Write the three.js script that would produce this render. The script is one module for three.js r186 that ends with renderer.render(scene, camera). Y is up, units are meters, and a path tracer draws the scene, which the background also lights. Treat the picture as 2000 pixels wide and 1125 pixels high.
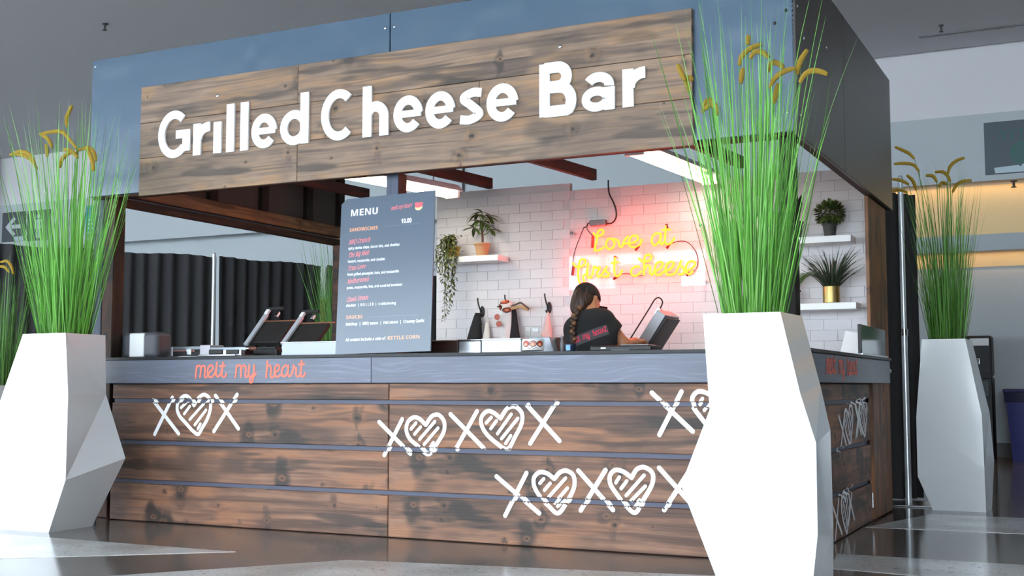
import * as THREE from 'three';
import { mergeGeometries, mergeVertices, toCreasedNormals } from 'three/addons/utils/BufferGeometryUtils.js';
import { RoundedBoxGeometry } from 'three/addons/geometries/RoundedBoxGeometry.js';
import { MarchingCubes } from 'three/addons/objects/MarchingCubes.js';
import { RectAreaLightUniformsLib } from 'three/addons/lights/RectAreaLightUniformsLib.js';

// ------------------------------------------------------------------ camera, sky, exposure
const scene = new THREE.Scene();
const camera = new THREE.PerspectiveCamera(26.9, 2000 / 1125, 0.05, 200);
const EYE = new THREE.Vector3(3.86, 0.89, 6.141);
const YAW = THREE.MathUtils.degToRad(26.333), PITCH = THREE.MathUtils.degToRad(4.679);
camera.position.copy(EYE);
camera.rotation.order = 'YXZ';
camera.rotation.set(PITCH, YAW, 0);
scene.add(camera);
camera.updateMatrixWorld(true);
scene.background = new THREE.Color(0.8, 0.91, 1.0);
scene.backgroundIntensity = 11.5;
const renderer = new THREE.WebGLRenderer({ antialias: true });
renderer.toneMapping = THREE.LinearToneMapping;
renderer.toneMappingExposure = 1.0;
renderer.shadowMap.enabled = true;
RectAreaLightUniformsLib.init();

// ------------------------------------------------------------------ helpers
const V2 = (x, y) => new THREE.Vector2(x, y), V3 = (x, y, z) => new THREE.Vector3(x, y, z);
const FOCAL = 562.5 / Math.tan(THREE.MathUtils.degToRad(13.45));
const E = camera.matrixWorld.elements;
const rayOf = (x, y) => {
  const a = x - 1000, b = 562.5 - y, c = -FOCAL;
  return V3(E[0] * a + E[4] * b + E[8] * c, E[1] * a + E[5] * b + E[9] * c, E[2] * a + E[6] * b + E[10] * c);
};
const onZ = (x, y, z) => { const d = rayOf(x, y); return EYE.clone().addScaledVector(d, (z - EYE.z) / d.z); };
const onX = (x, y, X) => { const d = rayOf(x, y); return EYE.clone().addScaledVector(d, (X - EYE.x) / d.x); };
function rng(seed) { let s = seed >>> 0; return () => { s = (s + 0x6d2b79f5) >>> 0; let t = Math.imul(s ^ (s >>> 15), 1 | s); t = (t + Math.imul(t ^ (t >>> 7), 61 | t)) ^ t; return ((t ^ (t >>> 14)) >>> 0) / 4294967296; }; }
const used = new Map();
function numbered(n) { const k = used.get(n) ?? 0; used.set(n, k + 1); return k ? n + '_' + String(k).padStart(3, '0') : n; }
function dress(m) { m.castShadow = true; m.receiveShadow = true; return m; }
function thing(name, label, category, pos = [0, 0, 0], group, turn = 0) {
  const o = new THREE.Group(); o.name = numbered(name); scene.add(o);
  o.position.set(...pos); o.rotation.y = turn; o.userData = { label, category };
  if (group) o.userData.group = group;
  return o;
}
function part(name, geo, mat, parent, label) {
  const m = dress(new THREE.Mesh(geo, mat)); m.name = numbered(name); parent.add(m);
  if (label) m.userData.label = label;
  return m;
}
function stuff(name, geo, mat, parent, label) { const m = part(name, geo, mat, parent, label); m.userData.kind = 'stuff'; return m; }
function struct(name, geo, mat, parent) { const m = part(name, geo, mat, parent ?? scene); if (!parent) m.userData.kind = 'structure'; return m; }
function solo(name, geo, mat, label, category, group) {
  const m = part(name, geo, mat, scene); m.userData = { label, category }; if (group) m.userData.group = group; return m;
}
function dup(root, pos, turn, label) { const r = root.clone(); r.name = numbered(root.name.replace(/_\d{3}$/, '')); scene.add(r); r.position.set(...pos); r.rotation.y = turn; r.userData = { ...root.userData, label }; return r; }
// uv in metres, chosen per face by the main axis of its normal
function metreUV(g0, ou = 0, ov = 0, swap = false) {
  const g = g0.index ? g0.toNonIndexed() : g0, p = g.attributes.position, n = g.attributes.normal, uv = new Float32Array(p.count * 2);
  for (let i = 0; i < p.count; i++) {
    const t = i - (i % 3), x = Math.abs(n.getX(t)), y = Math.abs(n.getY(t)), z = Math.abs(n.getZ(t));
    let u, v;
    if (x > y && x > z) { u = p.getZ(i); v = p.getY(i); } else if (y > z) { u = p.getX(i); v = p.getZ(i); } else { u = p.getX(i); v = p.getY(i); }
    uv[i * 2] = (swap ? v : u) + ou; uv[i * 2 + 1] = (swap ? u : v) + ov;
  }
  g.setAttribute('uv', new THREE.BufferAttribute(uv, 2));
  return g;
}
function box(w, h, d, x = 0, y = 0, z = 0) { const g = new THREE.BoxGeometry(w, h, d); g.translate(x, y, z); return metreUV(g); }
function span(x0, x1, y0, y1, z0, z1) { return box(x1 - x0, y1 - y0, z1 - z0, (x0 + x1) / 2, (y0 + y1) / 2, (z0 + z1) / 2); }
function rbox(w, h, d, r, x = 0, y = 0, z = 0, seg = 2) { const g = new RoundedBoxGeometry(w, h, d, seg, r); g.translate(x, y, z); return metreUV(g); }
// box with chamfered long edges on its front (+z) face, cheap: 20 triangles
function board(x0, x1, y0, y1, z0, z1, c = 0.004, ou = 0, ov = 0, swap = false) {
  const a = [[x0, y0, z0], [x1, y0, z0], [x1, y1, z0], [x0, y1, z0]], b = a.map(([x, y]) => [x, y, z1 - c]);
  const f = [[x0 + c, y0 + c, z1], [x1 - c, y0 + c, z1], [x1 - c, y1 - c, z1], [x0 + c, y1 - c, z1]], tri = [];
  const quad = (p, q, r, s) => tri.push(...p, ...q, ...r, ...p, ...r, ...s);
  quad(a[1], a[0], a[3], a[2]); quad(...f);
  for (let i = 0; i < 4; i++) { const j = (i + 1) % 4; quad(a[i], a[j], b[j], b[i]); quad(b[i], b[j], f[j], f[i]); }
  const g = new THREE.BufferGeometry(); g.setAttribute('position', new THREE.BufferAttribute(new Float32Array(tri), 3)); g.computeVertexNormals();
  return metreUV(g, ou, ov, swap);
}
function cyl(r0, r1, h, x = 0, y = 0, z = 0, n = 24) { const g = new THREE.CylinderGeometry(r1, r0, h, n); g.translate(x, y + h / 2, z); return g; }
function lathe(pts, n = 28, x = 0, y = 0, z = 0) { const g = new THREE.LatheGeometry(pts.map(([a, b]) => V2(a, b)), n); g.translate(x, y, z); return g; }
function ball(r, x, y, z, sx = 1, sy = 1, sz = 1, n = 14) { const g = new THREE.SphereGeometry(r, n, Math.ceil(n * 0.7)); g.scale(sx, sy, sz); g.translate(x, y, z); return g; }
function tube(pts, r, n = 24, m = 6, closed = false) {
  const c = pts.length > 2 ? new THREE.CatmullRomCurve3(pts.map((p) => V3(...p)), closed, 'centripetal') : new THREE.LineCurve3(V3(...pts[0]), V3(...pts[1]));
  return new THREE.TubeGeometry(c, pts.length > 2 ? n : 1, r, m, closed);
}
function ready(g) { g = g.index ? g.toNonIndexed() : g; for (const k of Object.keys(g.attributes)) if (!['position', 'normal', 'uv'].includes(k)) g.deleteAttribute(k); if (!g.attributes.uv) g.setAttribute('uv', new THREE.BufferAttribute(new Float32Array(g.attributes.position.count * 2), 2)); if (!g.attributes.normal) g.computeVertexNormals(); return g; }
const join = (list) => mergeGeometries(list.map(ready));
const turned = (g, rx = 0, ry = 0, rz = 0, x = 0, y = 0, z = 0) => { g = g.clone(); g.applyMatrix4(new THREE.Matrix4().compose(V3(x, y, z), new THREE.Quaternion().setFromEuler(new THREE.Euler(rx, ry, rz)), V3(1, 1, 1))); return g; };

// ------------------------------------------------------------------ noise and textures
function lattice(seed) {
  const hash = (x, y) => { let h = Math.imul(x, 374761393) ^ Math.imul(y, 668265263) ^ Math.imul(seed, 974634541); h = Math.imul(h ^ (h >>> 13), 1274126177); return ((h ^ (h >>> 16)) >>> 0) / 4294967296; };
  return (x, y, px = 4096, py = 4096) => {
    const ix = Math.floor(x), iy = Math.floor(y), fx = x - ix, fy = y - iy, u = fx * fx * (3 - 2 * fx), v = fy * fy * (3 - 2 * fy);
    const m = (k, p) => ((k % p) + p) % p, a = m(ix, px), b = m(ix + 1, px), c = m(iy, py), d = m(iy + 1, py);
    return (hash(a, c) * (1 - u) + hash(b, c) * u) * (1 - v) + (hash(a, d) * (1 - u) + hash(b, d) * u) * v;
  };
}
function dataTexture(w, h, fn, srgb, wm, hm) {
  const d = new Uint8Array(w * h * 4);
  for (let j = 0; j < h; j++) for (let i = 0; i < w; i++) { const c = fn(i / w, j / h), o = (j * w + i) * 4; d[o] = Math.max(0, Math.min(255, c[0])); d[o + 1] = Math.max(0, Math.min(255, c[1])); d[o + 2] = Math.max(0, Math.min(255, c[2])); d[o + 3] = 255; }
  const t = new THREE.DataTexture(d, w, h); t.magFilter = THREE.LinearFilter; t.minFilter = THREE.LinearMipmapLinearFilter; t.wrapS = t.wrapT = THREE.RepeatWrapping;
  if (srgb) t.colorSpace = THREE.SRGBColorSpace;
  if (wm) t.repeat.set(1 / wm, 1 / hm);
  t.needsUpdate = true; return t;
}
const mix3 = (a, b, t) => [a[0] + (b[0] - a[0]) * t, a[1] + (b[1] - a[1]) * t, a[2] + (b[2] - a[2]) * t];
const sstep = (a, b, x) => { const t = Math.max(0, Math.min(1, (x - a) / (b - a))); return t * t * (3 - 2 * t); };
// stained knotty pine; 2.4 m along the grain by 1.2 m across
function woodTexture(seed, pal, knotsN) {
  const R = rng(seed), N = lattice(seed), knots = [];
  for (let k = 0; k < knotsN; k++) knots.push([R() * 2.4, R() * 1.2, 0.006 + R() * R() * 0.018, R(), 0.03 + R() * 0.07, 0.05 + R() * 0.09]);
  const cells = Array.from({ length: 24 }, (_, i) => knots.filter(([ku]) => { let d = Math.abs(ku - (i + 0.5) * 0.1); if (d > 1.2) d = 2.4 - d; return d < 0.37; }));
  return dataTexture(1600, 800, (s, t) => {
    const u = s * 2.4, v = t * 1.2;
    let bend = 0, core = 0, halo = 0, smear = 0;
    for (const [ku, kv, kr, q, sx, sy] of cells[Math.min(23, Math.floor(s * 24))]) {
      let du = Math.abs(u - ku), dv = v - kv; if (du > 1.2) du = 2.4 - du; if (dv > 0.6) dv -= 1.2; if (dv < -0.6) dv += 1.2;
      if (du > 0.32 || dv > 0.3 || dv < -0.3) continue;
      const a = Math.exp(-(du * du) / (kr * kr * 30) - (dv * dv) / (kr * kr * 9));
      bend += (dv > 0 ? 1 : -1) * a * kr * 1.1 * (1 - Math.exp(-(dv * dv) / (kr * kr * 0.5)));
      const d = Math.sqrt(du * du * 0.7 + dv * dv * (0.6 + q)) / kr + (N(u * 90, v * 90) - 0.5) * 0.9;
      core = Math.max(core, (1 - sstep(0.3, 1.1, d)) * (0.45 + 0.55 * q)); halo = Math.max(halo, Math.exp(-((d - 2) * (d - 2)) / 1.6) * q);
      if (q > 0.3) { const gx = du + (N(u * 22, v * 14) - 0.5) * 0.05, gy = dv + (N(u * 16 + 7, v * 20) - 0.5) * 0.06; smear = Math.max(smear, Math.exp(-(gx * gx) / (sx * sx) - (gy * gy) / (sy * sy)) * (0.4 + q * 0.6)); }
    }
    const w = v - bend + (N(s * 5, v * 5 + 3, 5) - 0.5) * 0.035;
    const fine = N(s * 10, w * 300, 10) * 0.5 + N(s * 26, w * 620, 26) * 0.5;
    const band = N(s * 3, w * 34, 3) * 0.55 + N(s * 6, w * 90 + 9, 6) * 0.45;
    const patch = N(s * 8, v * 5, 8) * 0.5 + N(s * 18, v * 18, 18) * 0.3 + N(s * 40, v * 44, 40) * 0.2;
    const warm = N(s * 6 + 31, w * 12 + 17, 6) * 0.6 + N(s * 16, w * 50, 16) * 0.4;
    let c = mix3(pal.mid, pal.light, sstep(0.35, 0.8, band * 0.5 + patch * 0.5));
    c = mix3(c, pal.orange, sstep(0.48, 0.8, warm) * pal.glow);
    c = mix3(c, pal.dark, sstep(0.5, 0.2, band) * 0.5);
    const drift = N(s * 4 + 3, v * 9 + 5, 4) * 0.5 + N(s * 9, w * 26, 9) * 0.3 + N(s * 20, w * 60, 20) * 0.2;
    c = mix3(c, pal.stain, Math.min(0.92, sstep(0.28, 0.95, smear + (patch - 0.5) * 0.9) * 0.9 + sstep(0.54, 0.74, drift) * 0.6 + sstep(0.56, 0.72, N(s * 5 + 11, v * 4 + 2, 5) * 0.6 + N(s * 12, v * 12, 12) * 0.4) * 0.4));
    c = mix3(c, pal.orange, Math.min(1, halo) * 0.55);
    c = mix3(c, pal.knot, core * 0.9);
    const k = 0.9 + fine * 0.2;
    return [c[0] * k, c[1] * k, c[2] * k];
  }, true, 2.4, 1.2);
}
const rough = (seed, w, h, wm, hm, lo, hi, f1, f2) => { const N = lattice(seed); return dataTexture(w, h, (s, t) => { const k = lo + (hi - lo) * (N(s * f1, t * f2, f1, f2) * 0.6 + N(s * f1 * 4, t * f2 * 4, f1 * 4, f2 * 4) * 0.4); return [k, k, k]; }, false, wm, hm); };
const std = (color, o = {}) => new THREE.MeshPhysicalMaterial({ color, roughness: 0.6, ...o });

const woodSignTex = woodTexture(11, { glow: 0.6, light: [158, 132, 110], mid: [124, 103, 89], orange: [172, 130, 90], dark: [94, 79, 69], stain: [66, 58, 53], knot: [36, 29, 26] }, 30);
const woodBarTex = woodTexture(29, { glow: 0.7, light: [150, 110, 86], mid: [110, 79, 63], orange: [164, 110, 76], dark: [72, 51, 41], stain: [50, 42, 38], knot: [34, 25, 21] }, 32);
const grainBump = rough(5, 512, 512, 2.4, 0.6, 60, 200, 12, 128);
const blueGrainTex = (() => { const N = lattice(77); return dataTexture(1024, 256, (s, t) => { const v = t * 1 + (N(s * 9, t * 4, 9, 4) - 0.5) * 0.12; const g = N(s * 9, v * 70, 9) * 0.55 + N(s * 20, v * 130, 20) * 0.45, k = sstep(0.52, 0.82, g), b = N(s * 5, t * 4, 5, 4); return mix3(mix3([98, 103, 118], [112, 117, 134], b), [144, 151, 172], k * 0.36); }, true, 2.4, 0.6); })();
const terrazzo = (base, chip, seed) => { const N = lattice(seed); return dataTexture(1024, 1024, (s, t) => { const a = N(s * 8, t * 8, 8, 8), b = N(s * 260, t * 260, 260, 260), c = N(s * 120, t * 120, 120, 120); let k = mix3(base, [base[0] * 0.82, base[1] * 0.8, base[2] * 0.78], a); k = mix3(k, chip, sstep(0.78, 0.95, b) * 0.6); return mix3(k, [base[0] * 0.6, base[1] * 0.6, base[2] * 0.6], sstep(0.75, 0.95, c) * 0.5); }, true, 2, 2); };
const floorTex = terrazzo([122, 115, 110], [160, 152, 146], 41), inlayTex = terrazzo([236, 240, 240], [246, 247, 246], 43);
const softBump = rough(91, 256, 256, 3, 3, 90, 165, 7, 7);

const M = {
  woodSign: std('#ffffff', { map: woodSignTex, roughness: 0.62, bumpMap: grainBump, bumpScale: 0.0012 }),
  woodBar: std('#ffffff', { map: woodBarTex, roughness: 0.55, bumpMap: grainBump, bumpScale: 0.0015 }),
  post: std('#8d7d72', { map: woodBarTex, roughness: 0.7 }),
  greyPost: std('#b9bcc4', { map: blueGrainTex, roughness: 0.7 }),
  blueTrim: std('#ffffff', { map: blueGrainTex, roughness: 0.42, bumpMap: grainBump, bumpScale: 0.001 }),
  groove: std('#505366', { roughness: 0.5 }),
  fascia: std('#3f5a72', { roughness: 0.3, clearcoat: 1, clearcoatRoughness: 0.1, bumpMap: softBump, bumpScale: 0.03 }),
  fasciaDark: std('#3b3632', { roughness: 0.35, bumpMap: softBump, bumpScale: 0.003 }),
  inside: std('#4d4946', { roughness: 0.8 }),
  blackTop: std('#141519', { roughness: 0.5 }),
  white: std('#e9ebec', { roughness: 0.35 }),
  paintWhite: std('#f3f3f3', { roughness: 0.6 }),
  coral: std('#ff7c66', { roughness: 0.6 }),
  planter: std('#dde0e2', { roughness: 0.22, clearcoat: 0.6, clearcoatRoughness: 0.08 }),
  soil: std('#4b5a2c', { roughness: 0.95 }),
  brick: [std('#dbd9dc', { roughness: 0.75 }), std('#d9d7da', { roughness: 0.75 }), std('#dddbde', { roughness: 0.75 })],
  mortar: std('#d3d1d4', { roughness: 0.9 }),
  steel: std('#b9bdc2', { metalness: 1, roughness: 0.28 }),
  chrome: std('#cfd3d6', { metalness: 1, roughness: 0.14 }),
  aluminium: std('#c4c9ce', { metalness: 0.9, roughness: 0.35 }),
  black: std('#1c1c1e', { roughness: 0.5 }),
  rubber: std('#252527', { roughness: 0.8 }),
  drape: std('#3c3c3e', { roughness: 0.92, sheen: 0.3, sheenRoughness: 0.6, sheenColor: new THREE.Color(0.3, 0.3, 0.32) }),
  floor: std('#ffffff', { map: floorTex, roughness: 0.13, bumpMap: softBump, bumpScale: 0.0006 }),
  inlay: std('#ffffff', { map: inlayTex, roughness: 0.15, bumpMap: softBump, bumpScale: 0.0006 }),
};

// ------------------------------------------------------------------ the hall
const HX0 = -19, HX1 = 8.2, HZ0 = -10.35, HZ1 = 12, HY = 5.25;
const paint = { wall: std('#c3cbd0', { roughness: 0.85 }), upper: std('#e2e1e6', { roughness: 0.85 }), band: std('#bfc7cc', { roughness: 0.8 }), cream: std('#e6d2a6', { roughness: 0.85 }), ceil: std('#cfcdd3', { roughness: 0.9 }), dark: std('#4a4a4c', { roughness: 0.8 }), frame: std('#4c5054', { roughness: 0.5 }) };
const floorMesh = struct('floor', span(HX0 - 0.3, HX1 + 0.3, -0.2, 0, HZ0 - 0.3, HZ1 + 0.3), M.floor);
function inlay(pts) {
  const s = new THREE.Shape(pts.map(([x, z]) => V2(x, -z)));
  const g = new THREE.ExtrudeGeometry(s, { depth: 0.0015, bevelEnabled: false }); g.rotateX(-Math.PI / 2);
  struct('floor_inlay', metreUV(ready(g)), M.inlay, floorMesh);
}
inlay([[-0.404, 0.891], [-7.5, 0.9], [-9.5, 2.6], [-7.0, 6.2]]);
inlay([[0.315, 0.879], [2.167, 0.543], [3.2, 0.36], [3.6, 3.2], [-1.6, 3.4]].reverse());
inlay([[2.52, -0.475], [7.9, -0.47], [7.9, 0.8], [2.6, 0.07]].reverse());
inlay([[2.437, -1.786], [2.709, -2.813], [7.9, -2.78], [7.9, -2.2]]);
const ceil = struct('ceiling', span(HX0 - 0.3, HX1 + 0.3, HY, HY + 0.3, HZ0 - 0.3, HZ1 + 0.3), paint.ceil);
{
  const s = new THREE.Shape([[-3.9, -2.6], [-4.9, -5.6], [-5.6, -8.5], [-6.0, -9.9], [8, -9.9], [8, -2.6]].map(([x, z]) => V2(x, -z)));
  const g = new THREE.ExtrudeGeometry(s, { depth: 0.05, bevelEnabled: false }); g.rotateX(-Math.PI / 2); g.translate(0, HY - 0.05, 0);
  struct('ceiling_soffit', metreUV(ready(g)), paint.ceil, ceil);
  struct('ceiling_slot', span(1.9, 8, HY - 0.062, HY - 0.048, -9.19, -9.14), std('#77777b'), ceil);
}
const back = struct('wall_back', span(HX0, HX1, 0, HY, HZ0 - 0.3, HZ0), paint.wall);
struct('upper_wall', span(HX0, HX1, 4.33, HY, HZ0, -10.0), paint.upper, back);
struct('bulkhead', join([span(HX0, HX1, 3.56, 4.33, HZ0, -9.95), span(HX0, HX1, 3.47, 3.56, -9.98, -9.95)]), paint.band, back);
struct('lower_bulkhead', join([span(0.4, HX1, 2.67, 2.81, HZ0, -10.05), span(0.4, HX1, 2.6, 2.67, -10.08, -10.05)]), paint.band, back);
struct('cream_recess', span(0.4, HX1, 2.81, 3.47, HZ0, HZ0 + 0.02), paint.cream, back);
struct('cream_recess', span(0.4, HX1, 2.42, 2.6, HZ0, HZ0 + 0.02), paint.cream, back);
struct('conduit', cyl(0.02, 0.02, 0.86, onZ(903, 330, -9.9).x, 3.47, -9.93, 12), paint.dark, back);
struct('baseboard_back', span(HX0, HX1, 0, 0.18, HZ0, HZ0 + 0.03), std('#6b6c6c'));
struct('wall_right', span(HX1, HX1 + 0.3, 0, HY, HZ0, HZ1), std('#b4b9bd', { roughness: 0.9 }));
struct('pier_left', span(-15.55, -15.06, 0, 5.25, -9.95, -9.6), paint.dark).position.x = -0.02;
const pane = new THREE.MeshPhysicalMaterial({ color: '#ffffff', transmission: 1, thickness: 0, roughness: 0, ior: 1.5 });
// glazed walls: each bay is a window of its own
let bay = 0;
function glazing(wallName, along, a0, a1, at, n, headY) {
  const w = struct(wallName, along === 'x' ? join([span(a0, a1, headY, HY, at, at + 0.3), span(a0, a1, 0, 0.12, at, at + 0.3)]) : join([span(at - 0.3, at, headY, HY, a0, a1), span(at - 0.3, at, 0, 0.12, a0, a1)]), paint.frame);
  for (let i = 0; i < n; i++) {
    const b0 = a0 + ((a1 - a0) * i) / n, b1 = a0 + ((a1 - a0) * (i + 1)) / n;
    const g = (u0, u1, y0, y1, t) => (along === 'x' ? span(u0, u1, y0, y1, at + 0.15 - t, at + 0.15 + t) : span(at - 0.15 - t, at - 0.15 + t, y0, y1, u0, u1));
    const win = new THREE.Group(); win.name = 'window_' + ++bay; win.userData.kind = 'structure'; scene.add(win);
    part('window_frame', join([g(b0, b0 + 0.06, 0.12, headY, 0.06), g(b1 - 0.06, b1, 0.12, headY, 0.06), g(b0, b1, 2.35, 2.43, 0.06)]), paint.frame, win);
    part('pane', g(b0 + 0.06, b1 - 0.06, 0.12, 2.35, 0.004), pane, win); part('pane', g(b0 + 0.06, b1 - 0.06, 2.43, headY, 0.004), pane, win);
  }
  return w;
}
glazing('wall_front', 'x', HX0, HX1, HZ1, 10, 4.75);
glazing('wall_left', 'z', -3.2, HZ1, HX0, 5, 4.75);
struct('wall_left_solid', span(HX0 - 0.3, HX0, 0, HY, HZ0, -3.2), paint.wall);
struct('pavement', span(-60, 60, -0.25, -0.2, -30, 60), std('#b9b9b4', { roughness: 0.9 }));

// warm cove lights under the two bulkheads of the back wall
const warm = new THREE.MeshStandardMaterial({ color: '#ffe2b0', emissive: '#ffb75e', emissiveIntensity: 1.6 });
for (const [y, k, l] of [[3.545, 9, 'long warm cove light under the upper bulkhead of the far wall'], [2.655, 6, 'long warm cove light under the slim lower bulkhead of the far wall']]) {
  const t = thing('cove_light', l, 'light', [4.4, y, -10.2]);
  part('housing', box(7.2, 0.03, 0.1, 0, 0.005, 0), M.white, t); part('glowing_tube', box(7.1, 0.015, 0.05, 0, -0.016, 0), warm, t);
  const r = new THREE.RectAreaLight('#ffcb88', k * 0.9, 7.1, 0.05); r.position.set(0, -0.03, 0); r.rotation.x = -Math.PI / 2; t.add(r);
}
// signs on the far wall
function canvasMat(w, h, draw, o = {}) {
  const c = document.createElement('canvas'); c.width = w; c.height = h; draw(c.getContext('2d'), w, h);
  const t = new THREE.CanvasTexture(c); t.colorSpace = THREE.SRGBColorSpace; return std('#ffffff', { map: t, roughness: 0.4, ...o });
}
// thin printed panel: backing board with a face that carries the print, uv 0..1
function printed(parent, w, h, d, face, backMat, x = 0, y = 0, z = 0) {
  part('backing', rbox(w, h, d, Math.min(0.006, d * 0.3), x, y, z - d / 2), backMat, parent);
  const g = new THREE.PlaneGeometry(w - 0.004, h - 0.004); g.translate(x, y, z + 0.0012); return part('printed_face', g, face, parent);
}
{
  const arrow = canvasMat(256, 256, (c) => {
    c.fillStyle = '#55595f'; c.fillRect(0, 0, 256, 256); c.strokeStyle = '#c3cbd2'; c.lineWidth = 34; c.lineJoin = 'miter';
    c.beginPath(); c.moveTo(140, 52); c.lineTo(62, 128); c.lineTo(140, 204); c.stroke(); c.beginPath(); c.moveTo(70, 128); c.lineTo(206, 128); c.stroke();
    c.fillStyle = '#b9c6d2'; c.fillRect(140, 216, 100, 40);
  });
  const figure = canvasMat(256, 256, (c) => {
    c.fillStyle = '#4a5a58'; c.fillRect(0, 0, 256, 256); c.fillStyle = '#b9c9cc'; c.beginPath(); c.arc(128, 52, 20, 0, 7); c.fill(); c.fillRect(104, 78, 48, 84); c.fillRect(88, 80, 12, 72); c.fillRect(156, 80, 12, 72); c.fillRect(106, 160, 20, 76); c.fillRect(130, 160, 20, 76);
  });
  const teal = canvasMat(128, 256, (c) => { c.fillStyle = '#2fa79a'; c.fillRect(0, 0, 128, 256); c.fillStyle = '#2c7fb0'; c.fillRect(10, 20, 108, 60); c.fillStyle = '#9fd8d0'; for (let i = 0; i < 4; i++) c.fillRect(18, 110 + i * 34, 92, 14); });
  const dark = std('#5c6166');
  const spec = [['direction_sign', 'grey square sign with a pale arrow pointing left on the far wall', arrow, 5, 48, 416, 470], ['direction_sign', 'dark green square sign with a pale standing figure behind the grass', figure, 54, 96, 412, 468], ['notice_board', 'narrow teal and blue notice on the far wall beside the dark post', teal, 168, 190, 402, 462]];
  for (const [n, l, m, x0, x1, y0, y1] of spec) {
    const a = onZ(x0, y0, -9.93), b = onZ(x1, y1, -9.93), t = thing(n, l, 'sign', [(a.x + b.x) / 2, (a.y + b.y) / 2, -9.93]);
    printed(t, b.x - a.x, a.y - b.y, 0.02, m, dark);
  }
  const att = canvasMat(512, 512, (c) => {
    c.fillStyle = '#47545f'; c.fillRect(0, 0, 512, 512); c.fillStyle = '#2c5f5a'; c.font = 'bold 130px serif'; c.fillText('ATT', 110, 180);
    c.beginPath(); c.ellipse(330, 320, 105, 110, 0, 0, 7); c.fill(); c.fillRect(318, 190, 20, 60); c.fillStyle = '#b9ccd6'; c.beginPath(); c.moveTo(80, 450); c.lineTo(300, 438); c.lineTo(512, 400); c.lineTo(512, 505); c.lineTo(90, 505); c.fill();
    c.fillStyle = '#2c5f5a'; c.fillRect(305, 430, 26, 18);
  });
  const a = onZ(1921, 240, -9.93), b = onZ(1922, 342, -9.93), h = a.y - b.y, t = thing('wall_sign', 'square slate sign with dark green letters above the yellow recess', 'sign', [a.x + h / 2, (a.y + b.y) / 2, -9.93]);
  printed(t, h, h, 0.03, att, dark);
}
// sprinklers
function sprinkler(label, x, y, z, s = 1) {
  const t = thing('sprinkler_head', label, 'sprinkler', [x, y, z]);
  part('escutcheon', cyl(0.05 * s, 0.05 * s, 0.012, 0, -0.012, 0, 20), paint.dark, t); part('stem', cyl(0.018 * s, 0.022 * s, 0.06, 0, -0.07, 0, 12), paint.dark, t); part('deflector', cyl(0.045 * s, 0.03 * s, 0.012, 0, -0.082, 0, 16), paint.dark, t);
}
const onY = (x, y, Y) => { const d = rayOf(x, y); return EYE.clone().addScaledVector(d, (Y - EYE.y) / d.y); };
{
  let p = onY(205, 46, HY); sprinkler('small dark sprinkler on the grey ceiling above the corner of the blue fascia', p.x, HY, p.z, 0.62);
  p = onY(1838, 49, HY - 0.05); sprinkler('small dark sprinkler on the ceiling near the far white wall', p.x, HY - 0.05, p.z, 0.55);
  p = onZ(1980, 360, -10.1); sprinkler('small dark sprinkler under the bulkhead in front of the yellow recess', p.x, 3.47, -10.1, 0.8);
}
// drape wall: pleated black cloth on poles
function pleats(ax, az, bx, bz, h, y0, seed, amp = 0.045, per = 0.16) {
  const L = Math.hypot(bx - ax, bz - az), n = Math.ceil(L / 0.02), R = rng(seed), N = lattice(seed), rows = 7, pos = [], idx = [];
  const tx = (bx - ax) / L, tz = (bz - az) / L;
  for (let j = 0; j <= rows; j++) for (let i = 0; i <= n; i++) {
    const s = (L * i) / n, f = j / rows, k = amp * (0.55 + 0.45 * f);
    const o = Math.sin((s / per) * 6.283 + 2.2 * N(s * 1.7, seed)) * k + (N(s * 5, f * 1.3) - 0.5) * amp * 0.9;
    pos.push(ax + tx * s - tz * o, y0 + h * (1 - f) - (j ? 0 : 0.02 * Math.sin(s * 3.1) ** 2), az + tz * s + tx * o);
  }
  for (let j = 0; j < rows; j++) for (let i = 0; i < n; i++) { const a = j * (n + 1) + i, b = a + n + 1; idx.push(a, b, a + 1, a + 1, b, b + 1); }
  const g = new THREE.BufferGeometry(); g.setAttribute('position', new THREE.Float32BufferAttribute(pos, 3)); g.setIndex(idx); g.computeVertexNormals(); return g;
}
function drapePole(label, x, z, h) {
  const t = thing('drape_pole', label, 'pole', [x, 0, z], 'steel poles of the black drape');
  part('base_plate', rbox(0.42, 0.012, 0.42, 0.004, 0, 0.006, 0), M.steel, t);
  part('upright', lathe([[0, 0.012], [0.024, 0.012], [0.024, 1.3], [0.021, 1.305], [0.021, h - 0.02], [0.012, h], [0, h]], 20), std('#dfe6ea', { metalness: 0.55, roughness: 0.3 }), t);
  part('collar', cyl(0.029, 0.029, 0.05, 0, 1.28, 0, 20), M.chrome, t);
}
const dpts = [[-9.6, 1.9], [-7.6, -1.6], [-6.78, -2.85], [-5.47, -4.95], [-4.95, -6.4], [-4.4, -8.6]];
const dlabels = ['black pleated drape hanging behind the tall white planter at the bar end', 'black pleated drape standing behind the low grass planter and the arrow sign', 'black pleated drape seen between the stall post and the bare steel pole', 'black pleated drape between the bare steel pole and the yellow gap', 'black pleated drape farthest back behind the grass beside the menu board'];
for (let i = 0; i < 5; i++) {
  const [ax, az] = dpts[i], [bx, bz] = dpts[i + 1], f = i === 3 ? 0.93 : 0.985;
  solo('drape', pleats(ax, az, ax + (bx - ax) * f, az + (bz - az) * f, 2.4, 0.02, 60 + i), M.drape, dlabels[i], 'drape', 'black drapes round the stall');
}
drapePole('bare steel pole standing before the drape inside the stall opening', -5.35, -4.72, 2.43);
drapePole('polished steel pole between the black drape and the small white planter', 2.46, -3.47, 2.52);
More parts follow.
